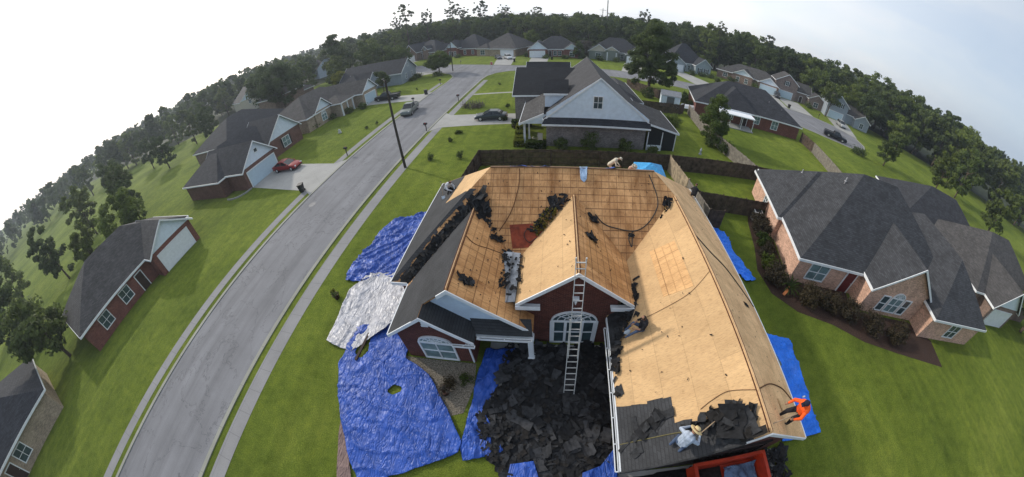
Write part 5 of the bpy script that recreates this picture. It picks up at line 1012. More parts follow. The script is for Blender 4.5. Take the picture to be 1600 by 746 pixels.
# hedges and planting beside the gabled house
def boxhedge(label, c, s, m, group='clipped hedges beside the porch of the gabled house'):
    t = thing('clipped_hedge', label, 'hedge', (c[0], c[1], 0), 0, group); r = random.Random(int(c[1] * 10)); V = []; F = []
    for _ in range(900):
        f = r.randrange(5); p = Vector((r.uniform(-.5, .5), r.uniform(-.5, .5), r.random())); 
        if f == 0: p.x = -.5
        elif f == 1: p.x = .5
        elif f == 2: p.y = -.5
        elif f == 3: p.y = .5
        else: p.z = 1
        p = Vector((p.x * s[0] + r.gauss(0, .03), p.y * s[1] + r.gauss(0, .03), p.z * s[2])); n = Vector((r.gauss(0, 1), r.gauss(0, 1), r.gauss(.5, 1))).normalized(); a = n.orthogonal().normalized(); b_ = n.cross(a); k = .09; o = len(V); V += [p + a * k, p + b_ * k, p - a * k, p - b_ * k]; F.append((o, o + 1, o + 2, o + 3))
    me = bpy.data.meshes.new('foliage'); me.from_pydata([tuple(v) for v in V], [], F); me.materials.append(m); c_ = bpy.data.objects.new('foliage', me); col.objects.link(c_); c_.parent = t
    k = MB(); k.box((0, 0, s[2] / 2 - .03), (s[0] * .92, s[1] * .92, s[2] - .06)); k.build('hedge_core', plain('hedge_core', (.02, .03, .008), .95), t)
for i, (x, y, w, d, h, lb_) in enumerate(((-4.75, 41.8, 2.6, .9, 1.0, 'dark flat hedge at the head of the clipped row'), (-4.6, 39.6, 1.1, 1.5, 1.1, 'largest yellow green clipped block in the row'), (-4.5, 37.5, 1.05, .8, .9, 'clipped block below the largest one'), (-4.45, 36.1, 1.05, .7, .8, 'clipped block third from the fence end'), (-4.4, 34.9, 1.1, .7, .8, 'clipped block second from the fence end'), (-3.0, 34.5, .9, .8, .8, 'clipped block under the white porch column'), (-1.8, 34.3, 1.2, .8, .8, 'clipped block right of the white porch column'))):
    boxhedge(lb_, (x, y), (w, d, h), L_YEL if i < 5 and i > 0 else L_BOX)
for x, r0, lb_ in ((.6, .8, 'dark shrub at the left of the brick wall, behind the back fence'), (4.2, 1.15, 'big dark shrub in the middle of the brick wall behind the fence'), (8.2, .9, 'dark shrub at the right of the brick wall behind the fence'), (11.6, .6, 'small shrub at the foot of the screened porch')): shrub('shrub', lb_, (x, 33.9), r0, r0 * 1.7, L_OAK, .1, 1200)
shrub('shrub', 'bright hedge bush right of the screened porch', (17.9, 45.4), 1.3, 1.7, L_GRN, .1, 2000); shrub('shrub', 'bright bush behind the screened porch bush', (16.2, 46.2), 1.0, 1.4, L_GRN, .1, 1200)
shrub('shrub', 'round dark bush at the foot of the small leafy tree', (22.6, 36.3), 1.1, 1.7, L_OAK, .09, 1800); shrub('shrub', 'dark bush left of the round bush beneath the small tree', (21.3, 38.1), .8, 1.3, L_OAK, .09, 1200)
shrub('shrub', 'rounded bush under the big round tree by the dark fence', (18.3, 62.2), 1.3, 2.2, L_OAK, .14, 1500); shrub('shrub', 'upright bushy shrub beside the white shed', (25.2, 59.8), 1.2, 2.6, L_OAK, .14, 1500, 'cone'); shrub('shrub', 'bushy shrub at the far left corner of the awning house', (25.4, 56.5), 1.0, 1.8, L_OAK, .12, 1200)
for i, (x, y, r0, lb_) in enumerate(((-40.6, 58.9, .8, 'dark shrub left of the tan house garage'), (-43.5, 57.3, .9, 'dark shrub by the columns of the tan house'), (-46.0, 54.6, .8, 'dark shrub below the arched window of the tan house'), (-47.6, 50.0, .9, 'low dark hedge at the left end of the tan house'), (-39.4, 84, .8, 'dark shrub at the gable foot of the grey sided house'), (-39.6, 88, .9, 'dark shrub at the right foot of the grey sided house'),
                         (-4.0, 113.6, 1.0, 'left clipped hedge under the windows of the arched window house'), (3.0, 112.8, 1.0, 'right clipped hedge of the arched window house'), (14.8, 112.5, 1.3, 'big clipped hedge before the grey green house'), (20.2, 111.2, 1.0, 'dark hedge right of the entry of the grey green house'), (-10.4, 118, 1.1, 'shrub at the right corner of the columned house'), (43.5, 100.5, 1.0, 'dark shrub by the entry of the blue grey house'), (47.5, 101, 1.1, 'dark shrub under the shuttered windows'), (50.5, 100.3, 1.0, 'dark shrub at the right of the blue grey house'),
                         (50.0, 94.0, .9, 'dark shrub near the road in front of the blue grey house'), (58.6, 100.6, 1.2, 'dark round shrub in front of the low red brown house'), (65, 95.5, 1.6, 'light green bush before the entry gable of the low house'), (79.5, 84, 1.2, 'dark shrub beside the cul-de-sac garage'), (63.6, 47.0, 1.3, 'dark bush on the lawn at the right edge by the road'), (-24, 135.0, .8, 'low shrub left of the columned house'), (-33.2, 87.2, 1.0, 'dark rounded shrub beneath the broad corner lawn tree'), (-45, 129.0, 1.0, 'foundation shrub of the double gabled dark brick house'), (-38.5, 126.3, 1.0, 'second foundation shrub of the double gabled dark brick house'))): shrub('shrub', lb_, (x, y), r0 * 1.2, r0 * 1.25, L_GRN if 'light green' in lb_ else L_OAK, .17, 700)
shrub('shrub', 'small brown leaved shrub standing in the gravel bed', (-5.1, 5.9), .38, .8, L_BUR, .05, 700); shrub('shrub', 'low green weeds in the gravel bed next to the porch tarp', (-4.25, 6.4), .3, .4, L_BOX, .05, 400)

hz = MB(); hz.box((0, 60, 21), (1500, 1500, 44)); ho = hz.build('haze', bpy.data.materials.new('haze_air')); hm = ho.data.materials[0]; hm.use_nodes = True; hn = hm.node_tree.nodes; hn.clear()
pv = hn.new('ShaderNodeVolumePrincipled'); pv.inputs['Color'].default_value = (.80, .88, 1, 1); pv.inputs['Density'].default_value = .00045; pv.inputs['Anisotropy'].default_value = .35; oo = hn.new('ShaderNodeOutputMaterial'); hm.node_tree.links.new(pv.outputs[0], oo.inputs['Volume']); tag(ho, kind='stuff', label='thin morning haze', cat='haze')
# ------------------------------------------------------------------ vehicles
def carpaint(n, c): return plain('paint_' + n, c, .28, .25, var=.04, spec=.6)
def car(name, label, cat, loc, rz, paint, kind='sedan', L=4.8, W=1.82, group=None):
    t = thing(name, label, cat, (*loc, .02), R(rz), group); pm = carpaint(name + paint[0], paint[1]); hw = W / 2
    # stations along +x = front : x, shoulder z, half width
    if kind == 'sedan': H = 1.45; st = [(-.5, .62, .72, .86), (-.485, .92, .82, .9), (-.36, 1.0, .93, 1), (-.2, .98, .95, 1), (.1, .95, .96, 1), (.25, .93, .95, 1), (.40, .84, .91, .98), (.475, .70, .82, .9), (.5, .52, .7, .82)]; cab = [(-.37, 1.0), (-.23, H), (.02, H + .02), (.24, .95)]
    elif kind == 'suv': H = 1.72; st = [(-.5, .8, .8, .9), (-.49, 1.05, .86, .93), (-.4, 1.08, .94, 1), (-.1, 1.07, .96, 1), (.2, 1.05, .96, 1), (.3, 1.02, .95, 1), (.42, .95, .92, .98), (.48, .82, .85, .93), (.5, .6, .76, .86)]; cab = [(-.47, 1.08), (-.40, H), (.06, H + .02), (.24, 1.05)]
    else: H = 1.85; st = [(-.5, 1.15, .9, .94), (-.49, 1.16, .93, .97), (-.2, 1.16, .96, 1), (-.1, 1.16, .96, 1), (.2, 1.15, .96, 1), (.28, 1.13, .95, 1), (.42, 1.08, .93, .98), (.485, .98, .88, .95), (.5, .7, .8, .9)]; cab = [(-.12, 1.15), (-.08, H), (.12, H + .02), (.25, 1.13)]
    b = MB(); rings = []
    for x, zt, wt, wm in st:
        X = x * L; zb = .28; ring = [(X, -hw * wm * .86, zb), (X, -hw * wm, zb + .14), (X, -hw * wm, zt * .72), (X, -hw * wt, zt - .05), (X, -hw * wt * .86, zt), (X, 0, zt + .02), (X, hw * wt * .86, zt), (X, hw * wt, zt - .05), (X, hw * wm, zt * .72), (X, hw * wm, zb + .14), (X, hw * wm * .86, zb)]; rings.append(ring)
    n = len(rings[0]); vs = [p for r_ in rings for p in r_]; f = []
    for i in range(len(rings) - 1):
        for j in range(n): k = (j + 1) % n; f.append((i * n + j, i * n + k, (i + 1) * n + k, (i + 1) * n + j))
    f += [tuple(range(n))[::-1], tuple(len(vs) - n + q for q in range(n))]; b.add(vs, f)
    if kind == 'pickup':   # rails of the open bed
        for s in (-1, 1): b.box((-.31 * L, s * hw * .92, 1.22), (.36 * L, .12, .14))
        b.box((-.49 * L, 0, 1.2), (.08, W * .9, .16))
    body = b.build('body', pm, t, True); md = body.modifiers.new('b', 'BEVEL'); md.width = .03; md.segments = 2; md.limit_method = 'ANGLE'
    if kind == 'pickup': bd = MB(); bd.box((-.31 * L, 0, 1.185), (.34 * L, W * .76, .03)); bd.build('bed_liner', BLACKP, t)
    g_ = MB(); bw, tw = hw * .90, hw * .70; c0, c1, c2, c3 = [(x * L, z) for x, z in cab]
    P = [(c0[0], -bw, c0[1]), (c3[0], -bw, c3[1]), (c2[0], -tw, c2[1] - .04), (c1[0], -tw, c1[1] - .04), (c0[0], bw, c0[1]), (c3[0], bw, c3[1]), (c2[0], tw, c2[1] - .04), (c1[0], tw, c1[1] - .04)]
    g_.add(P, [(0, 1, 2, 3), (5, 4, 7, 6), (1, 5, 6, 2), (4, 0, 3, 7)]); g_.build('window_glass', CARGLASS, t)
    rf = MB(); e = .05; rf.add([(c1[0] - e, -tw - .03, c1[1] - .06), (c2[0] + e, -tw - .03, c2[1] - .06), (c2[0] + e, tw + .03, c2[1] - .06), (c1[0] - e, tw + .03, c1[1] - .06), (c1[0], -tw + .08, c1[1]), (c2[0], -tw + .08, c2[1]), (c2[0], tw - .08, c2[1]), (c1[0], tw - .08, c1[1])], [(4, 5, 6, 7), (0, 1, 5, 4), (1, 2, 6, 5), (2, 3, 7, 6), (3, 0, 4, 7)])
    for s in (-1, 1):
        for (xa, za), (xb, zb2), w_ in (((c0[0], c0[1]), (c1[0], c1[1] - .05), .09), ((c3[0], c3[1]), (c2[0], c2[1] - .05), .07)): rf.bar((xa, s * bw, za), (xb, s * (tw + .01), zb2), w_, .05)
        mx = (c1[0] * .45 + c2[0] * .55); rf.bar((mx + .03, s * (bw + .005), c3[1]), (mx, s * (tw + .012), c2[1] - .05), .07, .04)
    rf.build('roof', pm, t, False)
    for s in (-1, 1):
        for x in (-.30, .31):
            w = MB(); r0 = .33 if kind == 'sedan' else .39; w.cyl((0, -.11, 0), (0, .11, 0), r0, None, 18); wo_ = w.build('wheel', TYRE, t); wo_.location = (x * L, s * (hw - .10), r0)
            rm = MB(); rm.cyl((0, s * .105, 0), (0, s * .125, 0), r0 * .62, r0 * .58, 14); rm.build('rim', METAL, wo_)
        hl = MB(); hl.box((.478 * L, s * hw * .68, st[-2][1] - .04), (.14, .34, .14), rz=-s * .35); hl.build('headlight', glassy('lamp_glass', (.6, .62, .65), .15), t)
        tl = MB(); tl.box((-.492 * L, s * hw * .68, st[1][1] - .14), (.08, .32, .15)); tl.build('taillight', plain('red_lens', (.25, .01, .01), .3), t)
        mi = MB(); mi.box((c3[0] - .22, s * (hw + .06), c3[1] + .06), (.12, .18, .13)); mi.build('mirror', pm, t)
    for q_ in (-.49, .49): bu = MB(); bu.box((q_ * L, 0, .36), (.12, W * .82, .16)); bu.build('bumper', BLACKP, t)
    return t
car('parked_car', 'dark sedan with a silvery roof parked on the concrete drive of the gabled house', 'car', (-9.7, 45.3), 181, ('dark', (.035, .045, .05)), 'sedan', 4.85)
car('parked_car', 'red car parked before the wide white garage door across the street', 'car', (-38.2, 32.0), 2, ('red', (.24, .012, .012)), 'sedan', 5.0, 1.9)
car('parked_pickup', 'silvery green pickup parked at the left kerb of the street', 'pickup', (-25.9, 51.8), -84, ('sage', (.16, .18, .165)), 'pickup', 5.6, 1.95)
car('parked_pickup', 'black pickup on the drive of the tan brick house with its bed facing the street', 'pickup', (-37.0, 64.0), 180, ('black', (.015, .016, .018)), 'pickup', 5.9, 2.0)
car('parked_car', 'small dark car, left of the two before the columned house', 'car', (-20.4, 114.6), -65, ('navy', (.03, .035, .055)), 'sedan', 4.4)
car('parked_car', 'white suv, right of the two before the columned house', 'car', (-16.7, 113.4), -65, ('white', (.6, .62, .64)), 'suv', 4.7)
car('parked_car', 'white suv seen from behind on the drive of the grey green house', 'car', (22.3, 97), 78, ('white2', (.7, .71, .72)), 'suv', 5.0, 1.95)
car('parked_car', 'dark car before the garage of the low red brown house', 'car', (69.2, 88.4), -118, ('blackb', (.03, .03, .035)), 'suv', 4.6)
car('parked_car', 'silver and black suv on the drive of the rightmost cul-de-sac house', 'car', (80.2, 69), -115, ('silver', (.35, .36, .36)), 'suv', 4.8)
car('parked_pickup', 'dark blue black pickup standing on the cul-de-sac road at the right', 'pickup', (63.0, 54.6), -38, ('night', (.012, .014, .022)), 'pickup', 5.8, 2.0)
# red dump trailer at the garage front
t = thing('dump_trailer', 'red open topped dump trailer backed up to the garage front', 'trailer', (7.75, -.95, 0)); RED = plain('red_trailer_paint', (.50, .045, .015), .45, var=.2, scale=2)
b = MB(); L_, W_, Z0, Z1 = 5.4, 3.45, .6, 1.6
for s in (-1, 1): b.box((s * (W_ / 2 - .03), 0, (Z0 + Z1) / 2), (.06, L_, Z1 - Z0)); b.box((s * (W_ / 2 - .02), 0, Z1), (.16, L_ + .1, .12))
b.box((0, L_ / 2 - .03, (Z0 + Z1) / 2), (W_ - .14, .06, Z1 - Z0)); b.box((0, -L_ / 2 + .03, (Z0 + Z1) / 2), (W_ - .14, .06, Z1 - Z0)); b.box((0, L_ / 2, Z1 - .002), (W_ - .2, .14, .12)); b.box((0, 0, Z0), (W_ - .14, L_ - .14, .08)); b.build('trailer_box', RED, t)
for s in (-1, 1):
    for k in range(6): ri = MB(); ri.box((s * (W_ / 2 + .035), -L_ / 2 + .5 + k * .88, (Z0 + Z1) / 2 - .04), (.07, .08, Z1 - Z0 - .1)); ri.build('side_rib', RED, t)
for s in (-1, 1):
    for y in (-.5, .45): w = MB(); w.cyl((-.12, 0, 0), (.12, 0, 0), .38, None, 16); o = w.build('wheel', TYRE, t); o.location = (s * (W_ / 2 - .25), y - .6, .38)
fl = mound('trailer_load', [(6.2, 1.55), (7.5, 1.55), (7.5, -3.4), (6.2, -3.4)], .4, 'heap of torn shingles filling the left part of the trailer', DM[2], 8, zf=lambda x, y: .75)
tarp('tarp', [(7.65, 1.5), (9.3, 1.5), (9.3, -3.4), (7.65, -3.4)], 'dull blue tarp bundled in the right part of the red trailer', tarpmat('dull_blue_tarp', (.10, .16, .27)), 71, amp=.25, z0=.8)
# ------------------------------------------------------------------ ladder, street furniture
LADM = plain('ladder_aluminium', (.55, .55, .54), .45, .3, var=.06)
t = thing('ladder', 'tall aluminium extension ladder leaning on the peak of the middle gable', 'ladder', (.93, 5.86, 0)); A0 = Vector((0, 0, 0.02)); A1 = Vector((.17, 3.0, 6.45)); b = MB(); d = A1 - A0
ru = MB(); n = 20; dn = d.normalized(); nr_ = Vector((0, -d.z, d.y)).normalized()
for s in (-1, 1):
    b.bar(A0 + Vector((s * .25, 0, 0)), A0 + d * .62 + Vector((s * .25, 0, 0)), .035, .09); b.bar(A0 + d * .34 + Vector((s * .205, 0, 0)) + nr_ * .07, A1 + Vector((s * .205, 0, 0)) + nr_ * .07, .03, .08)
for i in range(1, n):
    u = i / n; ru = MB()
    if u < .62: ru.bar(A0 + d * u + Vector((-.25, 0, 0)), A0 + d * u + Vector((.25, 0, 0)), .035, .035)
    elif u > .34: ru.bar(A0 + d * u + Vector((-.205, 0, 0)) + nr_ * .07, A0 + d * u + Vector((.205, 0, 0)) + nr_ * .07, .035, .035)
    ru.build('rung', LADM, t)
b.build('rail', LADM, t)
hk = MB()
for s in (-1, 1): hk.cyl(A1 + Vector((s * .205, 0, -.05)) + nr_ * .07, A1 + Vector((s * .205, .0, .14)) + nr_ * .07, .035, None, 8)
hk.bar(A1 + Vector((-.22, 0, -.12)) + nr_ * .07, A1 + Vector((.22, 0, -.12)) + nr_ * .07, .04, .04); hk.build('ladder_stabiliser', LADM, t)
t = thing('utility_pole', 'tall dark wooden utility pole standing on the near lawn beside the sidewalk', 'utility pole', (-16.95, 29.7, 0)); b = MB(); b.cyl((0, 0, -.2), (-.15, .1, 10.1), .17, .11, 12); b.build('pole', WOODPOLE, t); b = MB(); b.cyl((-.15, .1, 9.6), (-1.1, 1.4, 10.0), .04, .03, 8); b.build('lamp_arm', DARKMETAL, t); b = MB(); b.box((-1.2, 1.5, 9.99), (.22, .5, .1), rz=.6); b.build('lamp_head', BLACKP, t)
t = thing('utility_pole', 'dark lamp pole at the far left corner of the street junction', 'utility pole', (-30.6, 93.6, 0)); b = MB(); b.cyl((0, 0, -.2), (0, 0, 8.6), .15, .10, 10); b.build('pole', WOODPOLE, t); b = MB(); b.cyl((0, 0, 8.3), (-1.6, -.4, 8.7), .05, .04, 8); b.build('lamp_arm', DARKMETAL, t); b = MB(); b.box((-1.9, -.5, 8.65), (.8, .32, .16)); b.build('lamp_head', DARKMETAL, t)
POLEG = plain('pale_pole', (.30, .28, .26), .8, var=.15)
for i, (x, y, h, lb_) in enumerate(((21.6, 148.5, 31, 'taller pale transmission pole rising high over the wood'), (19.6, 148.5, 19.2, 'shorter pale transmission pole beside the taller one'))):
    t = thing('transmission_pole', lb_, 'pole', (x, y, 0)); b = MB(); b.cyl((0, 0, -.2), (0, 0, h), .34 - i * .08, .2 - i * .04, 10); b.build('pole', POLEG, t)
    b = MB(); b.box((0, 0, h - 1.0), (3.0, .2, .2)); b.build('crossarm', POLEG, t)
b = MB()
for z in (15.6, 16.4, 17.6):
    P = [(x, 137.2, z - .9 * (1 - ((x + 20) / 60) ** 2) + 0) for x in range(-80, 41, 6)]; b.tube(P, .03, 4)
tag(b.build('power_line', DARKMETAL), 'thin power lines strung before the dark wood', 'power line')
t = thing('stop_sign', 'red octagonal stop sign at the street corner', 'sign', (-17.3, 86.3, 0)); t.rotation_euler = (0, 0, R(188)); b = MB(); b.cyl((0, 0, 0), (0, 0, 2.9), .04, None, 8); b.build('post', METAL, t)
def octo(r_, y0, y1):
    b = MB(); vs = [];
    for y in (y0, y1):
        for i in range(8): a = math.pi / 8 + i * math.pi / 4; vs.append((math.cos(a) * r_, y, 2.55 + math.sin(a) * r_))
    b.add(vs, [tuple(range(8)), tuple(range(15, 7, -1))] + [(i, i + 8, (i + 1) % 8 + 8, (i + 1) % 8) for i in range(8)]); return b
REDS = plain('sign_red', (.5, .02, .02), .4, var=.03); octo(.42, -.05, .05).build('border', WHITE, t); octo(.385, -.06, .04).build('plate', REDS, t); octo(.385, -.04, .06).build('back_plate', REDS, t)
for y_, r_ in ((-.066, 0), (.066, 180)):
    tc_ = bpy.data.curves.new('text', 'FONT'); tc_.body = 'STOP'; tc_.size = .3; tc_.align_x = 'CENTER'; tc_.align_y = 'CENTER'; tc_.extrude = .004; to_ = bpy.data.objects.new('tmp', tc_); col.objects.link(to_)
    bpy.context.view_layer.update(); me = bpy.data.meshes.new_from_object(to_.evaluated_get(bpy.context.evaluated_depsgraph_get())); bpy.data.objects.remove(to_)
    me.materials.clear(); me.materials.append(WHITE); lo = bpy.data.objects.new('lettering', me); col.objects.link(lo); lo.parent = t; lo.location = (0, y_, 2.55); lo.rotation_euler = (R(90), 0, R(r_))
def mailbox(label, x, y, rz=0):
    t = thing('mailbox', label, 'mailbox', (x, y, 0), R(rz), 'kerbside mailboxes'); b = MB(); b.box((0, 0, .55), (.1, .1, 1.1)); b.bar((0, 0, .75), (.28, 0, 1.0), .05, .05); b.build('post', WOODPOLE, t)
    b = MB(); vs = []
    for x_ in (-.25, .3):
        for i in range(9): a = math.pi * i / 8; vs.append((x_, math.cos(a) * .13, 1.22 + math.sin(a) * .12))
        vs += [(x_, -.13, 1.06), (x_, .13, 1.06)]
    k = 11; f = [(i, (i + 1) % k, (i + 1) % k + k, i + k) for i in range(k)] + [tuple(range(k))[::-1], tuple(range(k, 2 * k))]; b.add(vs, f); b.build('box', BLACKP, t)
    fl = MB(); fl.box((0, .15, 1.3), (.1, .02, .22)); fl.build('flag', plain('flag_red', (.4, .02, .02), .5), t)
mailbox('black mailbox on the grass strip just past the near utility pole', -18.6, 41.2, 180); mailbox('black mailbox on the right kerb beyond the sedan drive', -18.2, 57.0, 180); mailbox('black mailbox on the left kerb by the red car drive', -28.3, 34.4); mailbox('dark mailbox behind the silvery green pickup', -27.7, 57.5)
mailbox('dark mailbox near the broad corner lawn tree', -27.9, 74.5); mailbox('small mailbox in front of the double gabled dark brick house', -31.8, 106.6, -65); mailbox('mailbox on the lawn before the blue grey house', 46.9, 80.7, 60); mailbox('mailbox on the strip by the cul-de-sac road', 73.2, 71.9, 60)
def bin_(label, x, y, rz=0):
    t = thing('wheelie_bin', label, 'bin', (x, y, .015), R(rz)); b = MB(); b.add([(-.24, -.26, .05), (.24, -.26, .05), (.24, .22, .05), (-.24, .22, .05), (-.31, -.33, .98), (.31, -.33, .98), (.31, .36, .98), (-.31, .36, .98)], [(3, 2, 1, 0), (4, 5, 6, 7), (0, 1, 5, 4), (1, 2, 6, 5), (2, 3, 7, 6), (3, 0, 4, 7)]); b.build('bin_body', BLACKP, t)
    l = MB(); l.box((0, .0, 1.03), (.68, .76, .07)); l.box((0, .4, .98), (.5, .06, .06)); l.build('lid', BLACKP, t)
    for s in (-1, 1): w = MB(); w.cyl((s * .2, .3, .12), (s * .28, .3, .12), .12, None, 12); w.build('wheel', TYRE, t)
bin_('black wheelie bin on the sidewalk by the red car drive', -29.4, 25.3, 20); bin_('black wheelie bin at the left kerb beyond the black pickup', -27.9, 64.9); bin_('dark wheelie bin on the cross street before the columned house', -13.6, 105.5); bin_('black bin shape beside the drive of the arched window house', -1.6, 110.0); bin_('dark bin on the kerb in front of the two storey brown house', 64.6, 75.8)
t = thing('air_conditioner', 'grey air conditioning unit beside the pinkish house wall', 'air conditioner', (*V2((-1.0, 8.1)), 0), R(RR)); b = MB(); b.box((0, 0, .06), (1, 1, .12)); b.build('pad', CONC, t); b = MB(); b.box((0, 0, .5), (.78, .78, .76)); b.build('casing', plain('ac_grey', (.32, .33, .33), .5), t)
b = MB(); b.lathe([(.34, .0), (.34, .03), (.3, .04)], 20, c=(0, 0, .88)); b.build('fan_grille', DARKMETAL, t)
for s in (-1, 1): b = MB(); b.box((s * .38, 0, .9), (.05, .8, .05)); b.box((0, s * .38, .905), (.8, .05, .05)); b.build('rim', WHITE, t)
# canopy tent in the back yard
t = thing('canopy_tent', 'bright blue pop-up canopy in the back yard behind the main ridge', 'canopy', (8.6, 24.9, 0), R(-6)); CB = tarpmat('canopy_cloth', (.04, .30, .62), .6)
b = MB(); w = 1.35; b.add([(-w, -w, 2.35), (w, -w, 2.35), (w, w, 2.35), (-w, w, 2.35), (0, 0, 3.1)], [(0, 1, 4), (1, 2, 4), (2, 3, 4), (3, 0, 4)])
for a, c in (((-w, -w), (w, -w)), ((w, -w), (w, w)), ((w, w), (-w, w)), ((-w, w), (-w, -w))): b.add([(*a, 2.35), (*c, 2.35), (*c, 2.12), (*a, 2.12)], [(3, 2, 1, 0)])
b.build('canopy_top', CB, t)
for sx_ in (-1, 1):
    for sy_ in (-1, 1): l = MB(); l.cyl((sx_ * w * .98, sy_ * w * .98, 0), (sx_ * w * .98, sy_ * w * .98, 2.3), .03, None, 8); l.build('leg', METAL, t)
# shed
t = thing('garden_shed', 'small white garden shed with a grey roof beside the dark fence', 'shed', (21.4, 57.6, 0), R(-14)); b = MB(); b.box((0, 0, 1.1), (3.6, 2.8, 2.2)); b.build('wall', SW, t); b = MB(); b.add([(-1.95, -1.6, 2.15), (1.95, -1.6, 2.15), (1.95, 0, 2.9), (-1.95, 0, 2.9), (1.95, 1.6, 2.15), (-1.95, 1.6, 2.15)], [(0, 1, 2, 3), (3, 2, 4, 5)]); b.build('roof', plain('shed_roof', (.2, .21, .23), .6), t)
b = MB(); b.add([(-1.8, -1.4, 2.2), (-1.8, 1.4, 2.2), (-1.8, 0, 2.85)], [(2, 1, 0)]); b.build('gable', SW, t); b = MB(); b.add([(1.8, -1.4, 2.2), (1.8, 1.4, 2.2), (1.8, 0, 2.85)], [(0, 1, 2)]); b.build('gable', SW, t); b = MB(); b.box((0, -1.43, 1), (1.4, .05, 1.9)); b.build('door', plain('shed_door', (.12, .13, .14), .6), t)
t = thing('boat_cover', 'low white covered trailer by the shed', 'trailer', (24.6, 54.9, 0), R(-14)); b = MB(); b.add([(-1.8, -.8, .6), (1.8, -.8, .6), (1.8, .8, .6), (-1.8, .8, .6), (-1.6, -.5, 1.1), (1.7, -.5, 1.15), (1.7, .5, 1.15), (-1.6, .5, 1.1)], [(3, 2, 1, 0), (4, 5, 6, 7), (0, 1, 5, 4), (1, 2, 6, 5), (2, 3, 7, 6), (3, 0, 4, 7)]); b.build('cover', WHITE, t)
for s in (-1, 1): w = MB(); w.cyl((0, s * .8, .3), (0, s * .92, .3), .3, None, 14); w.build('wheel', TYRE, t)
# garden ornaments, planters, small things
def pot(name, label, x, y, r0, h, m, leaf=L_BUR, cat='planter', z=0):
    t = thing(name, label, cat, (x, y, z)); b = MB(); b.lathe([(r0 * .7, 0), (r0, h), (r0 * 1.08, h), (r0 * 1.08, h + .04), (r0 * .9, h + .04), (r0 * .85, h - .05)], 16); b.build('pot', m, t, True); c = bpy.data.objects.new('foliage', crown_mesh('f', int(x * 10 + y), r0 * 1.1, h * .5, h + .12, 8, 260, .055, leaf)); col.objects.link(c); c.parent = t
TERR = plain('dark_clay', (.07, .03, .02), .6)
pot('planter', 'larger dark clay pot standing on the lawn left of the silver tarp', -14.7, 10.9, .24, .36, TERR, L_OAK); pot('planter', 'clay pot with yellowish plant next to the first on the lawn', -15.15, 11.2, .17, .22, TERR, L_YEL); pot('planter', 'brown pot with a dry plant in the gravel bed under the arched window', -5.2, 5.55, .26, .42, TERR, L_DRY)
for i, (x, y, lb_) in enumerate(((-2.6, 36.3, 'pale pot on the porch beside the clipped blocks'), (-2.0, 37.1, 'grey pot deeper on the porch'), (-5.6, 41.0, 'dark pot at the end of the porch path'))): pot('planter', lb_, x, y, .3, .5, (SC, CONC, TERR)[i], (L_GRN, L_DRY, L_OAK)[i])
t = thing('garden_statue', 'small pale statue on the lawn behind the long dark fence', 'statue', (18.4, 34.9, 0)); b = MB(); b.lathe([(.2, 0), (.2, .15), (.1, .2), (.12, .5), (.17, .62), (.07, .72), (.1, .82), (.0, .95)], 14); b.build('figure', plain('stone', (.4, .42, .45), .8), t, True)
t = thing('garden_statue', 'pale stone ornament on the lawn of the tan brick house', 'statue', (*(-36.6, 44.4), 0)); b = MB(); b.lathe([(.3, 0), (.34, .25), (.2, .4), (.26, .6), (.0, .85)], 14); b.build('figure', plain('pale_stone', (.5, .5, .48), .8), t, True)
t = thing('patio_lounger', 'white lounger with a leaning back in the porch of the gabled house', 'chair', (-1.9, 35.6, 0)); b = MB(); b.box((0, 0, .35), (.6, 1.2, .08)); b.bar((0, .55, .38), (0, 1.0, 1.0), .6, .06, up=(0, -1, .5)); b.build('seat', SC, t)
for sx_ in (-1, 1):
    for sy_ in (-1, 1): l = MB(); l.box((sx_ * .25, sy_ * .5, .16), (.05, .05, .32)); l.build('leg', SC, t)
for i, (x, y, lb_) in enumerate(((-31.2, 44.9, 'small dark plant nearest to the pale stone ornament'), (-30.1, 46.6, 'small dark plant nearer the left kerb'), (-36.5, 69.5, 'tiny shrub on the lawn beyond the black pickup'), (-32.5, 70.5, 'second tiny shrub on the lawn beyond the black pickup'), (-12.6, 70, 'thin sapling in the lawn before the stop sign'), (-2.5, 19, 'hidden'))):
    if lb_ != 'hidden': shrub('shrub', lb_, (x, y), .22, .55, L_OAK, .08, 240)
t = thing('wood_plank', 'dark timber plank lying across the hole at the top of the big blue tarp', 'plank', (-10.85, 7.5, .14), R(85)); b = MB(); b.box((0, 0, .05), (1.9, .16, .1)); b.build('timber', plain('dark_timber', (.04, .025, .02), .8), t)
t = thing('water_bottle', 'small white bottle lying on the bright tarp by the man in orange', 'bottle', (14.25, 4.3, .2)); b = MB(); b.cyl((-.12, 0, .05), (.08, 0, .05), .055, None, 12); b.build('bottle', WHITE, t); b = MB(); b.cyl((.08, 0, .05), (.16, 0, .05), .04, .03, 12); b.build('cap', BLACKP, t)
t = thing('porch_chair', 'grey dark chair shape at the end of the silver tarp by the garage eave', 'chair', (-8.9, 10.0, 0)); b = MB(); b.box((0, 0, .45), (.5, .5, .05)); b.box((0, .24, .75), (.5, .05, .55)); b.build('seat', plain('grey_metal', (.2, .2, .2), .5), t)
for sx_ in (-1, 1):
    for sy_ in (-1, 1): l = MB(); l.cyl((sx_ * .22, sy_ * .22, 0), (sx_ * .22, sy_ * .22, .44), .02, None, 6); l.build('leg', METAL, t)
t = thing('garden_edging', 'curved row of pale edging stones by the brown house garage', 'edging', (-43.0, 25.5, 0)); 
for k in range(16):
    a = R(-100 + k * 9); b = MB(); b.box((math.cos(a) * 2.6 - 1.5, math.sin(a) * 2.2 + 1.2, .1), (.32, .2, .2), rz=a + 1.57); b.build('edging_stone', CONC, t)
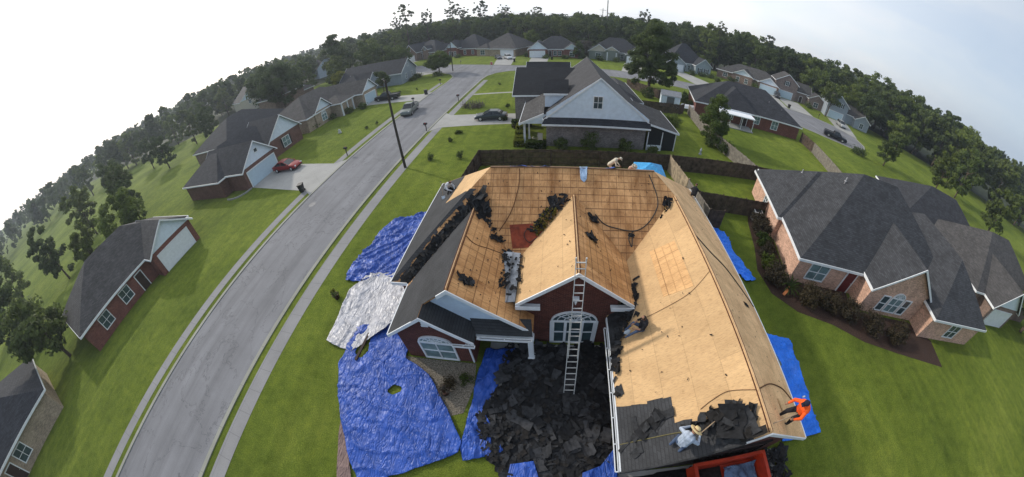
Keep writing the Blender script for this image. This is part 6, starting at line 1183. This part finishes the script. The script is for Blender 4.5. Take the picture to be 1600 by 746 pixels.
# manhole and road patches
for x, y, r0 in ((-25.6, 22.5, .45), (-21.4, 66, .35)): b = MB(); b.lathe([(r0, .0), (r0, .004)], 24, c=(x, y, .0125)); tag(b.build('manhole_cover', plain('road_iron', (.16, .16, .17), .6)), 'round manhole cover in the ' + ('near' if y < 30 else 'far') + ' part of the street', 'manhole cover')
# ------------------------------------------------------------------ people
SKIN = plain('skin', (.30, .16, .10), .6, var=.05)
def capsule(b, p, q, r0, r1, n=10):
    p, q = Vector(p), Vector(q); d = q - p; L = d.length; d.normalize(); a = d.orthogonal().normalized(); c = d.cross(a); prof = []
    for i in range(4): t = -math.pi / 2 + i * math.pi / 8; prof.append((r0 * math.cos(t), r0 * math.sin(t)))
    prof.append((r0, 0)); prof.append((r1, L))
    for i in range(1, 5): t = i * math.pi / 8; prof.append((r1 * math.cos(t), L + r1 * math.sin(t)))
    vs = []; k = len(prof)
    for i in range(n):
        t = 2 * math.pi * i / n
        for rr_, z in prof: vs.append(p + d * z + (a * math.cos(t) + c * math.sin(t)) * max(rr_, .0015))
    b.add(vs, [(i * k + j, ((i + 1) % n) * k + j, ((i + 1) % n) * k + j + 1, i * k + j + 1) for i in range(n) for j in range(k - 1)] + [tuple(i * k for i in range(n))[::-1], tuple(i * k + k - 1 for i in range(n))])
def person(label, loc, rz, J, shirt, pants, hair=(.02, .015, .012), hat=None, scale=1.0, glove=None, bald=False, tool=None, sleeve=True, bulk=1.12):
    """J : joint positions in metres in the figure's own frame (facing -y), origin at the feet / seat contact"""
    t = thing('person', label, 'person', loc, R(rz)); t.scale = (scale,) * 3; b = MB(); seg = []
    def cap(p, q, r0, r1, mat_):
        if mat_ in (1, 2) and r0 > .04: r0 *= bulk; r1 *= bulk
        capsule(b, p, q, r0, r1); seg.append((Vector(p), Vector(q), mat_, (r0 + r1) / 2))
    V_ = {k: Vector(v) for k, v in J.items()}; pel, che, nk, hd = V_['pelvis'], V_['chest'], V_['neck'], V_['head']
    lat = V_.get('lat', Vector((1, 0, 0))).normalized()
    for s in (-1, 1): cap(pel + lat * .07 * s, che + lat * .085 * s, .115, .125, 1); cap(pel + lat * .08 * s, pel + lat * .07 * s + (che - pel) * .2, .12, .118, 2)
    cap(pel, che, .12, .14, 1); cap(che + lat * -.17, che + lat * .17, .075, .075, 1); cap(che, nk, .10, .058, 1); cap(nk, hd, .052, .055, 0)
    hdir = V_['face'].normalized() if 'face' in V_ else Vector((0, -1, 0)); up_ = (hd - nk).normalized()
    cap(hd + up_ * .03, hd + up_ * .12, .078, .088, 0); cap(hd + up_ * .05 + hdir * .02, hd + hdir * .045 - up_ * .01, .07, .045, 0); cap(hd + hdir * .09 + up_ * .055, hd + hdir * .115 + up_ * .03, .012, .016, 0)
    side = up_.cross(hdir).normalized()
    for s in (-1, 1): cap(hd + side * s * .083 + up_ * .06, hd + side * s * .088 + up_ * .03, .014, .012, 0)
    for s, n_ in ((-1, 'r'), (1, 'l')):
        sh = V_.get('shoulder_' + n_, che + lat * .17 * s); el, wr = V_['elbow_' + n_], V_['wrist_' + n_]; cap(sh, el, .062, .048, 1); cap(el, wr, .046, .032, 1 if sleeve else 0)
        hd_d = (wr - el).normalized(); pw = wr + hd_d * .045; pn = hd_d.orthogonal().normalized(); ps = hd_d.cross(pn)
        cap(wr, pw + hd_d * .04, .032, .036, 0)
        for i, ln in enumerate((.065, .078, .072, .055)):
            o_ = ps * ((i - 1.5) * .021); p0 = pw + hd_d * .03 + o_; p1 = p0 + hd_d * ln * .55 + pn * .012; p2 = p1 + hd_d * ln * .25 + pn * .03; cap(p0, p1, .011, .010, 0); cap(p1, p2, .010, .009, 0)
        p0 = wr + hd_d * .02 + ps * -.03; p1 = p0 + (hd_d * .5 - ps * .8).normalized() * .035; p2 = p1 + (hd_d + pn * .6).normalized() * .03; cap(p0, p1, .013, .012, 0); cap(p1, p2, .012, .010, 0)
        hp = pel + lat * .09 * s; kn, an = V_['knee_' + n_], V_['ankle_' + n_]; cap(hp, kn, .092, .062, 2); cap(kn, an, .062, .042, 2); ft = V_.get('toe_' + n_, an + Vector((0, -.17, -.04))); cap(an + Vector((0, 0, -.03)), ft, .042, .036, 3)
    me = bpy.data.meshes.new('tmp'); me.from_pydata(b.v, [], b.f); o = bpy.data.objects.new('tmp', me); col.objects.link(o)
    md = o.modifiers.new('r', 'REMESH'); md.mode = 'VOXEL'; md.voxel_size = .0125; md.use_smooth_shade = True; ms = o.modifiers.new('s', 'SMOOTH'); ms.iterations = 3; ms.factor = .4
    bpy.context.view_layer.update(); dg = bpy.context.evaluated_depsgraph_get(); m2 = bpy.data.meshes.new_from_object(o.evaluated_get(dg)); bpy.data.objects.remove(o)
    for m_ in (SKIN, shirt, pants, plain('boot_leather', (.035, .025, .02), .7)): m2.materials.append(m_)
    for p in m2.polygons:
        c = p.center; best = 1e9; bi = 0
        for a, q, mi, rr_ in seg:
            d = q - a; u = max(0, min(1, (c - a).dot(d) / max(1e-9, d.length_squared))); dd = (a + d * u - c).length - rr_
            if dd < best: best = dd; bi = mi
        p.material_index = bi
    m2.name = 'body'; bo = bpy.data.objects.new('body', m2); col.objects.link(bo); bo.parent = t
    R3 = Matrix((side, hdir * -1, up_)).transposed().to_4x4(); Mh = Matrix.Translation(hd + up_ * .085) @ R3
    if not bald:
        h = MB(); n, k = 12, 6; vs = []
        for i in range(k + 1):
            ph = math.pi / 2 * i / k * 1.18
            for j in range(n): th = 2 * math.pi * j / n; rr_ = .102 * math.sin(ph) if i else .002; vs.append((rr_ * math.cos(th) * .95, rr_ * math.sin(th) * 1.08 + .012, .102 * math.cos(ph) + .012))
        f = [(i * n + j, i * n + (j + 1) % n, (i + 1) * n + (j + 1) % n, (i + 1) * n + j) for i in range(k) for j in range(n)]
        # hairline: leave the face free
        f = [q for q in f if not (sum(vs[i_][1] for i_ in q) / 4 < -.05 and sum(vs[i_][2] for i_ in q) / 4 < .03)]; h.add(vs, f, 0, Mh); ho = h.build('hair', plain('hair_%d' % int(hair[0] * 1000), hair, .8), t, True); sm = ho.modifiers.new('s', 'SOLIDIFY'); sm.thickness = .012; sm.offset = 1
    for s in (-1, 1):
        e = MB(); e.lathe([(.002, -.011), (.009, -.007), (.012, 0), (.009, .007), (.002, .011)], 8, 0, Mh, (s * .033, -.088, -.018)); e.build('eye', plain('eye_dark', (.02, .015, .012), .2), t, True)
    if hat: 
        kind, hm, hr = hat; hb = MB()
        if kind == 'straw': hb.lathe([(hr, .04), (hr * .98, .055), (hr * .55, .075), (.112, .07), (.105, .16), (.075, .185), (.0, .17)], 28, 0, Mh); hb.build('straw_hat', hm, t, True); bb = MB(); bb.lathe([(.116, .075), (.114, .10), (.107, .10)], 28, 0, Mh); bb.build('hat_band', plain('hat_band', (.15, .05, .03), .8), t)
        else:
            hb.lathe([(.110, .0), (.112, .04), (.095, .10), (.05, .13), (.0, .135)], 18, 0, Mh); hb.add([(-.085, -.085, .012), (.085, -.085, .012), (.07, -.2, .0), (-.07, -.2, .0), (-.085, -.085, .024), (.085, -.085, .024), (.07, -.2, .012), (-.07, -.2, .012)], [(3, 2, 1, 0), (4, 5, 6, 7), (0, 1, 5, 4), (1, 2, 6, 5), (2, 3, 7, 6), (3, 0, 4, 7)], 0, Mh); hb.build('cap', hm, t, True)
    return t
def cloth(n, c): return plain('cloth_' + n, c, .9, var=.18, scale=9, bump=.5)
ORG = plain('orange_shirt', (.85, .11, .015), .8, var=.15, scale=8, bump=.4); JEAN = cloth('jeans', (.06, .09, .16)); DARK = cloth('dark', (.02, .02, .024)); WSH = cloth('white', (.55, .57, .62)); GRYB = cloth('pale_blue', (.36, .42, .52)); PALE = cloth('cream', (.55, .50, .40))
STRAW = plain('straw', (.62, .48, .25), .85, var=.15, scale=14, bump=.4)
E_ = plane_fn('E'); G_ = plane_fn('GL'); W_f = plane_fn('W')
def shovel(label, p, q):
    t = thing('tear_off_shovel', label, 'shovel', tuple(p)); P = Vector(p); d = Vector(q) - P; b = MB(); b.cyl((0, 0, 0), d * .82, .02, .02, 8); b.build('handle', plain('ash_handle', (.35, .25, .16), .7), t)
    h = MB(); h.bar(d * .82, d, .24, .02); h.build('blade', METAL, t); g_ = MB(); dn = d.normalized(); sd = dn.cross(Vector((0, 0, 1))).normalized(); g_.bar(-sd * .06, sd * .06, .03, .03); g_.build('grip', BLACKP, t)
# man in orange, stooping on the right slope, pushing a shovel over the ridge towards -x
def stoop(lean=.55, reach=.45):
    return dict(pelvis=(0, .12, .80), chest=(0, -.22, 1.12), neck=(0, -.34, 1.22), head=(0, -.42, 1.27), face=(0, -.7, -.7), elbow_r=(-.30, -.42, .92), wrist_r=(-.16, -.62, .80), elbow_l=(.34, -.34, .95), wrist_l=(.30, -.60, .98), knee_r=(-.14, -.22, .46), ankle_r=(-.14, -.02, .09), knee_l=(.16, .02, .46), ankle_l=(.18, .32, .09))
jo = stoop(); jo.update(pelvis=(0, .08, .86), chest=(0, -.06, 1.26), neck=(0, -.12, 1.42), head=(0, -.17, 1.49), face=(0, -.85, -.5), knee_r=(-.16, -.32, .62), ankle_r=(-.15, -.42, .34), toe_r=(-.15, -.58, .36), knee_l=(.14, -.08, .43), ankle_l=(.16, -.02, .06), toe_l=(.16, -.2, .14), wrist_l=(.30, -.50, 1.02), elbow_l=(.34, -.24, 1.06), wrist_r=(-.30, -.52, 1.04), elbow_r=(-.36, -.24, 1.08))
person('worker in a bright orange long sleeved shirt and dark cap on the right slope', (8.95, 2.35, E_(8.95, 2.35) + .02), -92, jo, ORG, DARK, scale=1.06, bulk=1.38, hat=('cap', cloth('navycap', (.012, .014, .03)), 0))
shovel('long handled shovel pushed over the ridge by the man in orange', (8.55, 2.2, 5.55), (6.45, 1.95, 5.62))
# man in straw hat bent over, seen from above
js = stoop(); js.update(pelvis=(0, .14, .78), chest=(0, .0, 1.16), neck=(0, -.06, 1.30), head=(0, -.11, 1.37), face=(0, -.7, -.7), elbow_r=(-.40, -.12, 1.0), wrist_r=(-.28, -.42, .92), elbow_l=(.38, -.10, .98), wrist_l=(.18, -.46, .86), knee_r=(-.2, -.16, .42), ankle_r=(-.2, .1, .05), ankle_l=(.2, .16, .05), knee_l=(.2, -.12, .42))
person('worker in a wide straw hat and pale blue shirt bent over the grey shingles', (4.45, 2.25, G_(4.45, 2.25) + .02), 127, js, GRYB, JEAN, bulk=1.3, hat=('straw', STRAW, .24))
shovel('shovel held by the worker in the straw hat, its blade under the black heap', (4.95, 2.35, 4.95), (5.85, 2.85, 5.05))
# seated worker
jb = dict(pelvis=(0, .02, .12), chest=(0, .06, .58), neck=(0, .03, .72), head=(0, -.02, .80), face=(0, -.9, -.45), elbow_r=(-.26, -.12, .38), wrist_r=(-.14, -.36, .32), elbow_l=(.26, -.14, .36), wrist_l=(.12, -.38, .30), knee_r=(-.20, -.34, .30), ankle_r=(-.18, -.62, -.12), toe_r=(-.18, -.78, -.12), knee_l=(.22, -.36, .22), ankle_l=(.14, -.70, -.22), toe_l=(.14, -.86, -.2))
person('worker in a dark top and jeans sitting on the bright plywood beside the middle gable', (3.95, 7.55, G_(3.95, 7.55) + .02), -80, jb, DARK, JEAN, sleeve=False)
shovel('pry bar shovel leaning against the seated worker', (3.75, 8.35, 4.25), (3.35, 7.5, 3.15))
# crouching worker on the street side slope
jc = dict(pelvis=(0, .12, .34), chest=(0, -.10, .74), neck=(0, -.20, .86), head=(0, -.28, .92), face=(0, -.8, -.6), elbow_r=(-.30, -.30, .52), wrist_r=(-.12, -.52, .40), elbow_l=(.30, -.30, .52), wrist_l=(.14, -.52, .36), knee_r=(-.18, -.32, .46), ankle_r=(-.16, -.06, .06), knee_l=(.18, -.28, .36), ankle_l=(.16, .10, .08))
person('worker in a white shirt and dark hair crouching on the street side slope', (-7.25, 17.6, W_f(-7.25, 17.6) + .0), 60, jc, WSH, DARK)
shovel('dark shovel held upright by the worker in the white shirt', (-7.75, 17.75, 4.85), (-7.55, 17.2, 3.8))
B_ = plane_fn('MB')
jn = stoop(); jn.update(chest=(0, -.30, 1.22), neck=(0, -.42, 1.34), head=(0, -.52, 1.38), wrist_r=(-.12, -.62, .84), wrist_l=(.14, -.60, .80))
person('person in pale clothes bending forward beyond the main ridge', (3.5, 17.6, B_(3.5, 17.6) + .02), 70, jn, PALE, PALE, bald=False, scale=.88, hat=('cap', PALE, 0))
person('person in a light hat low behind the main ridge, beside the blue canopy', (4.95, 18.1, B_(4.95, 18.1) + .0), 20, jc, cloth('peach', (.55, .36, .28)), DARK, hat=('straw', PALE, .2))
person('worker all in black crouching at the far right eave above the side fence', (10.75, 19.6, E_(10.75, 19.6) + .02), 150, jc, DARK, DARK)
t = thing('eave_plank', 'pale narrow board lying along the far right eave under the worker in black', 'plank', (10.95, 18.6, E_(10.95, 18.6) + .03), R(92)); b = MB(); b.box((0, 0, .02), (2.6, .14, .04)); b.build('board', plain('pale_board', (.5, .42, .32), .7), t)
t = thing('kneeling_board', 'small yellowish plywood offcut on the tan slope under the man in orange', 'plywood', (8.9, 2.95, E_(8.9, 2.95) + .02)); t.rotation_euler = (0, math.atan(S), .1); b = MB(); b.box((0, 0, .01), (.22, .62, .02)); b.build('board', OSB, t)
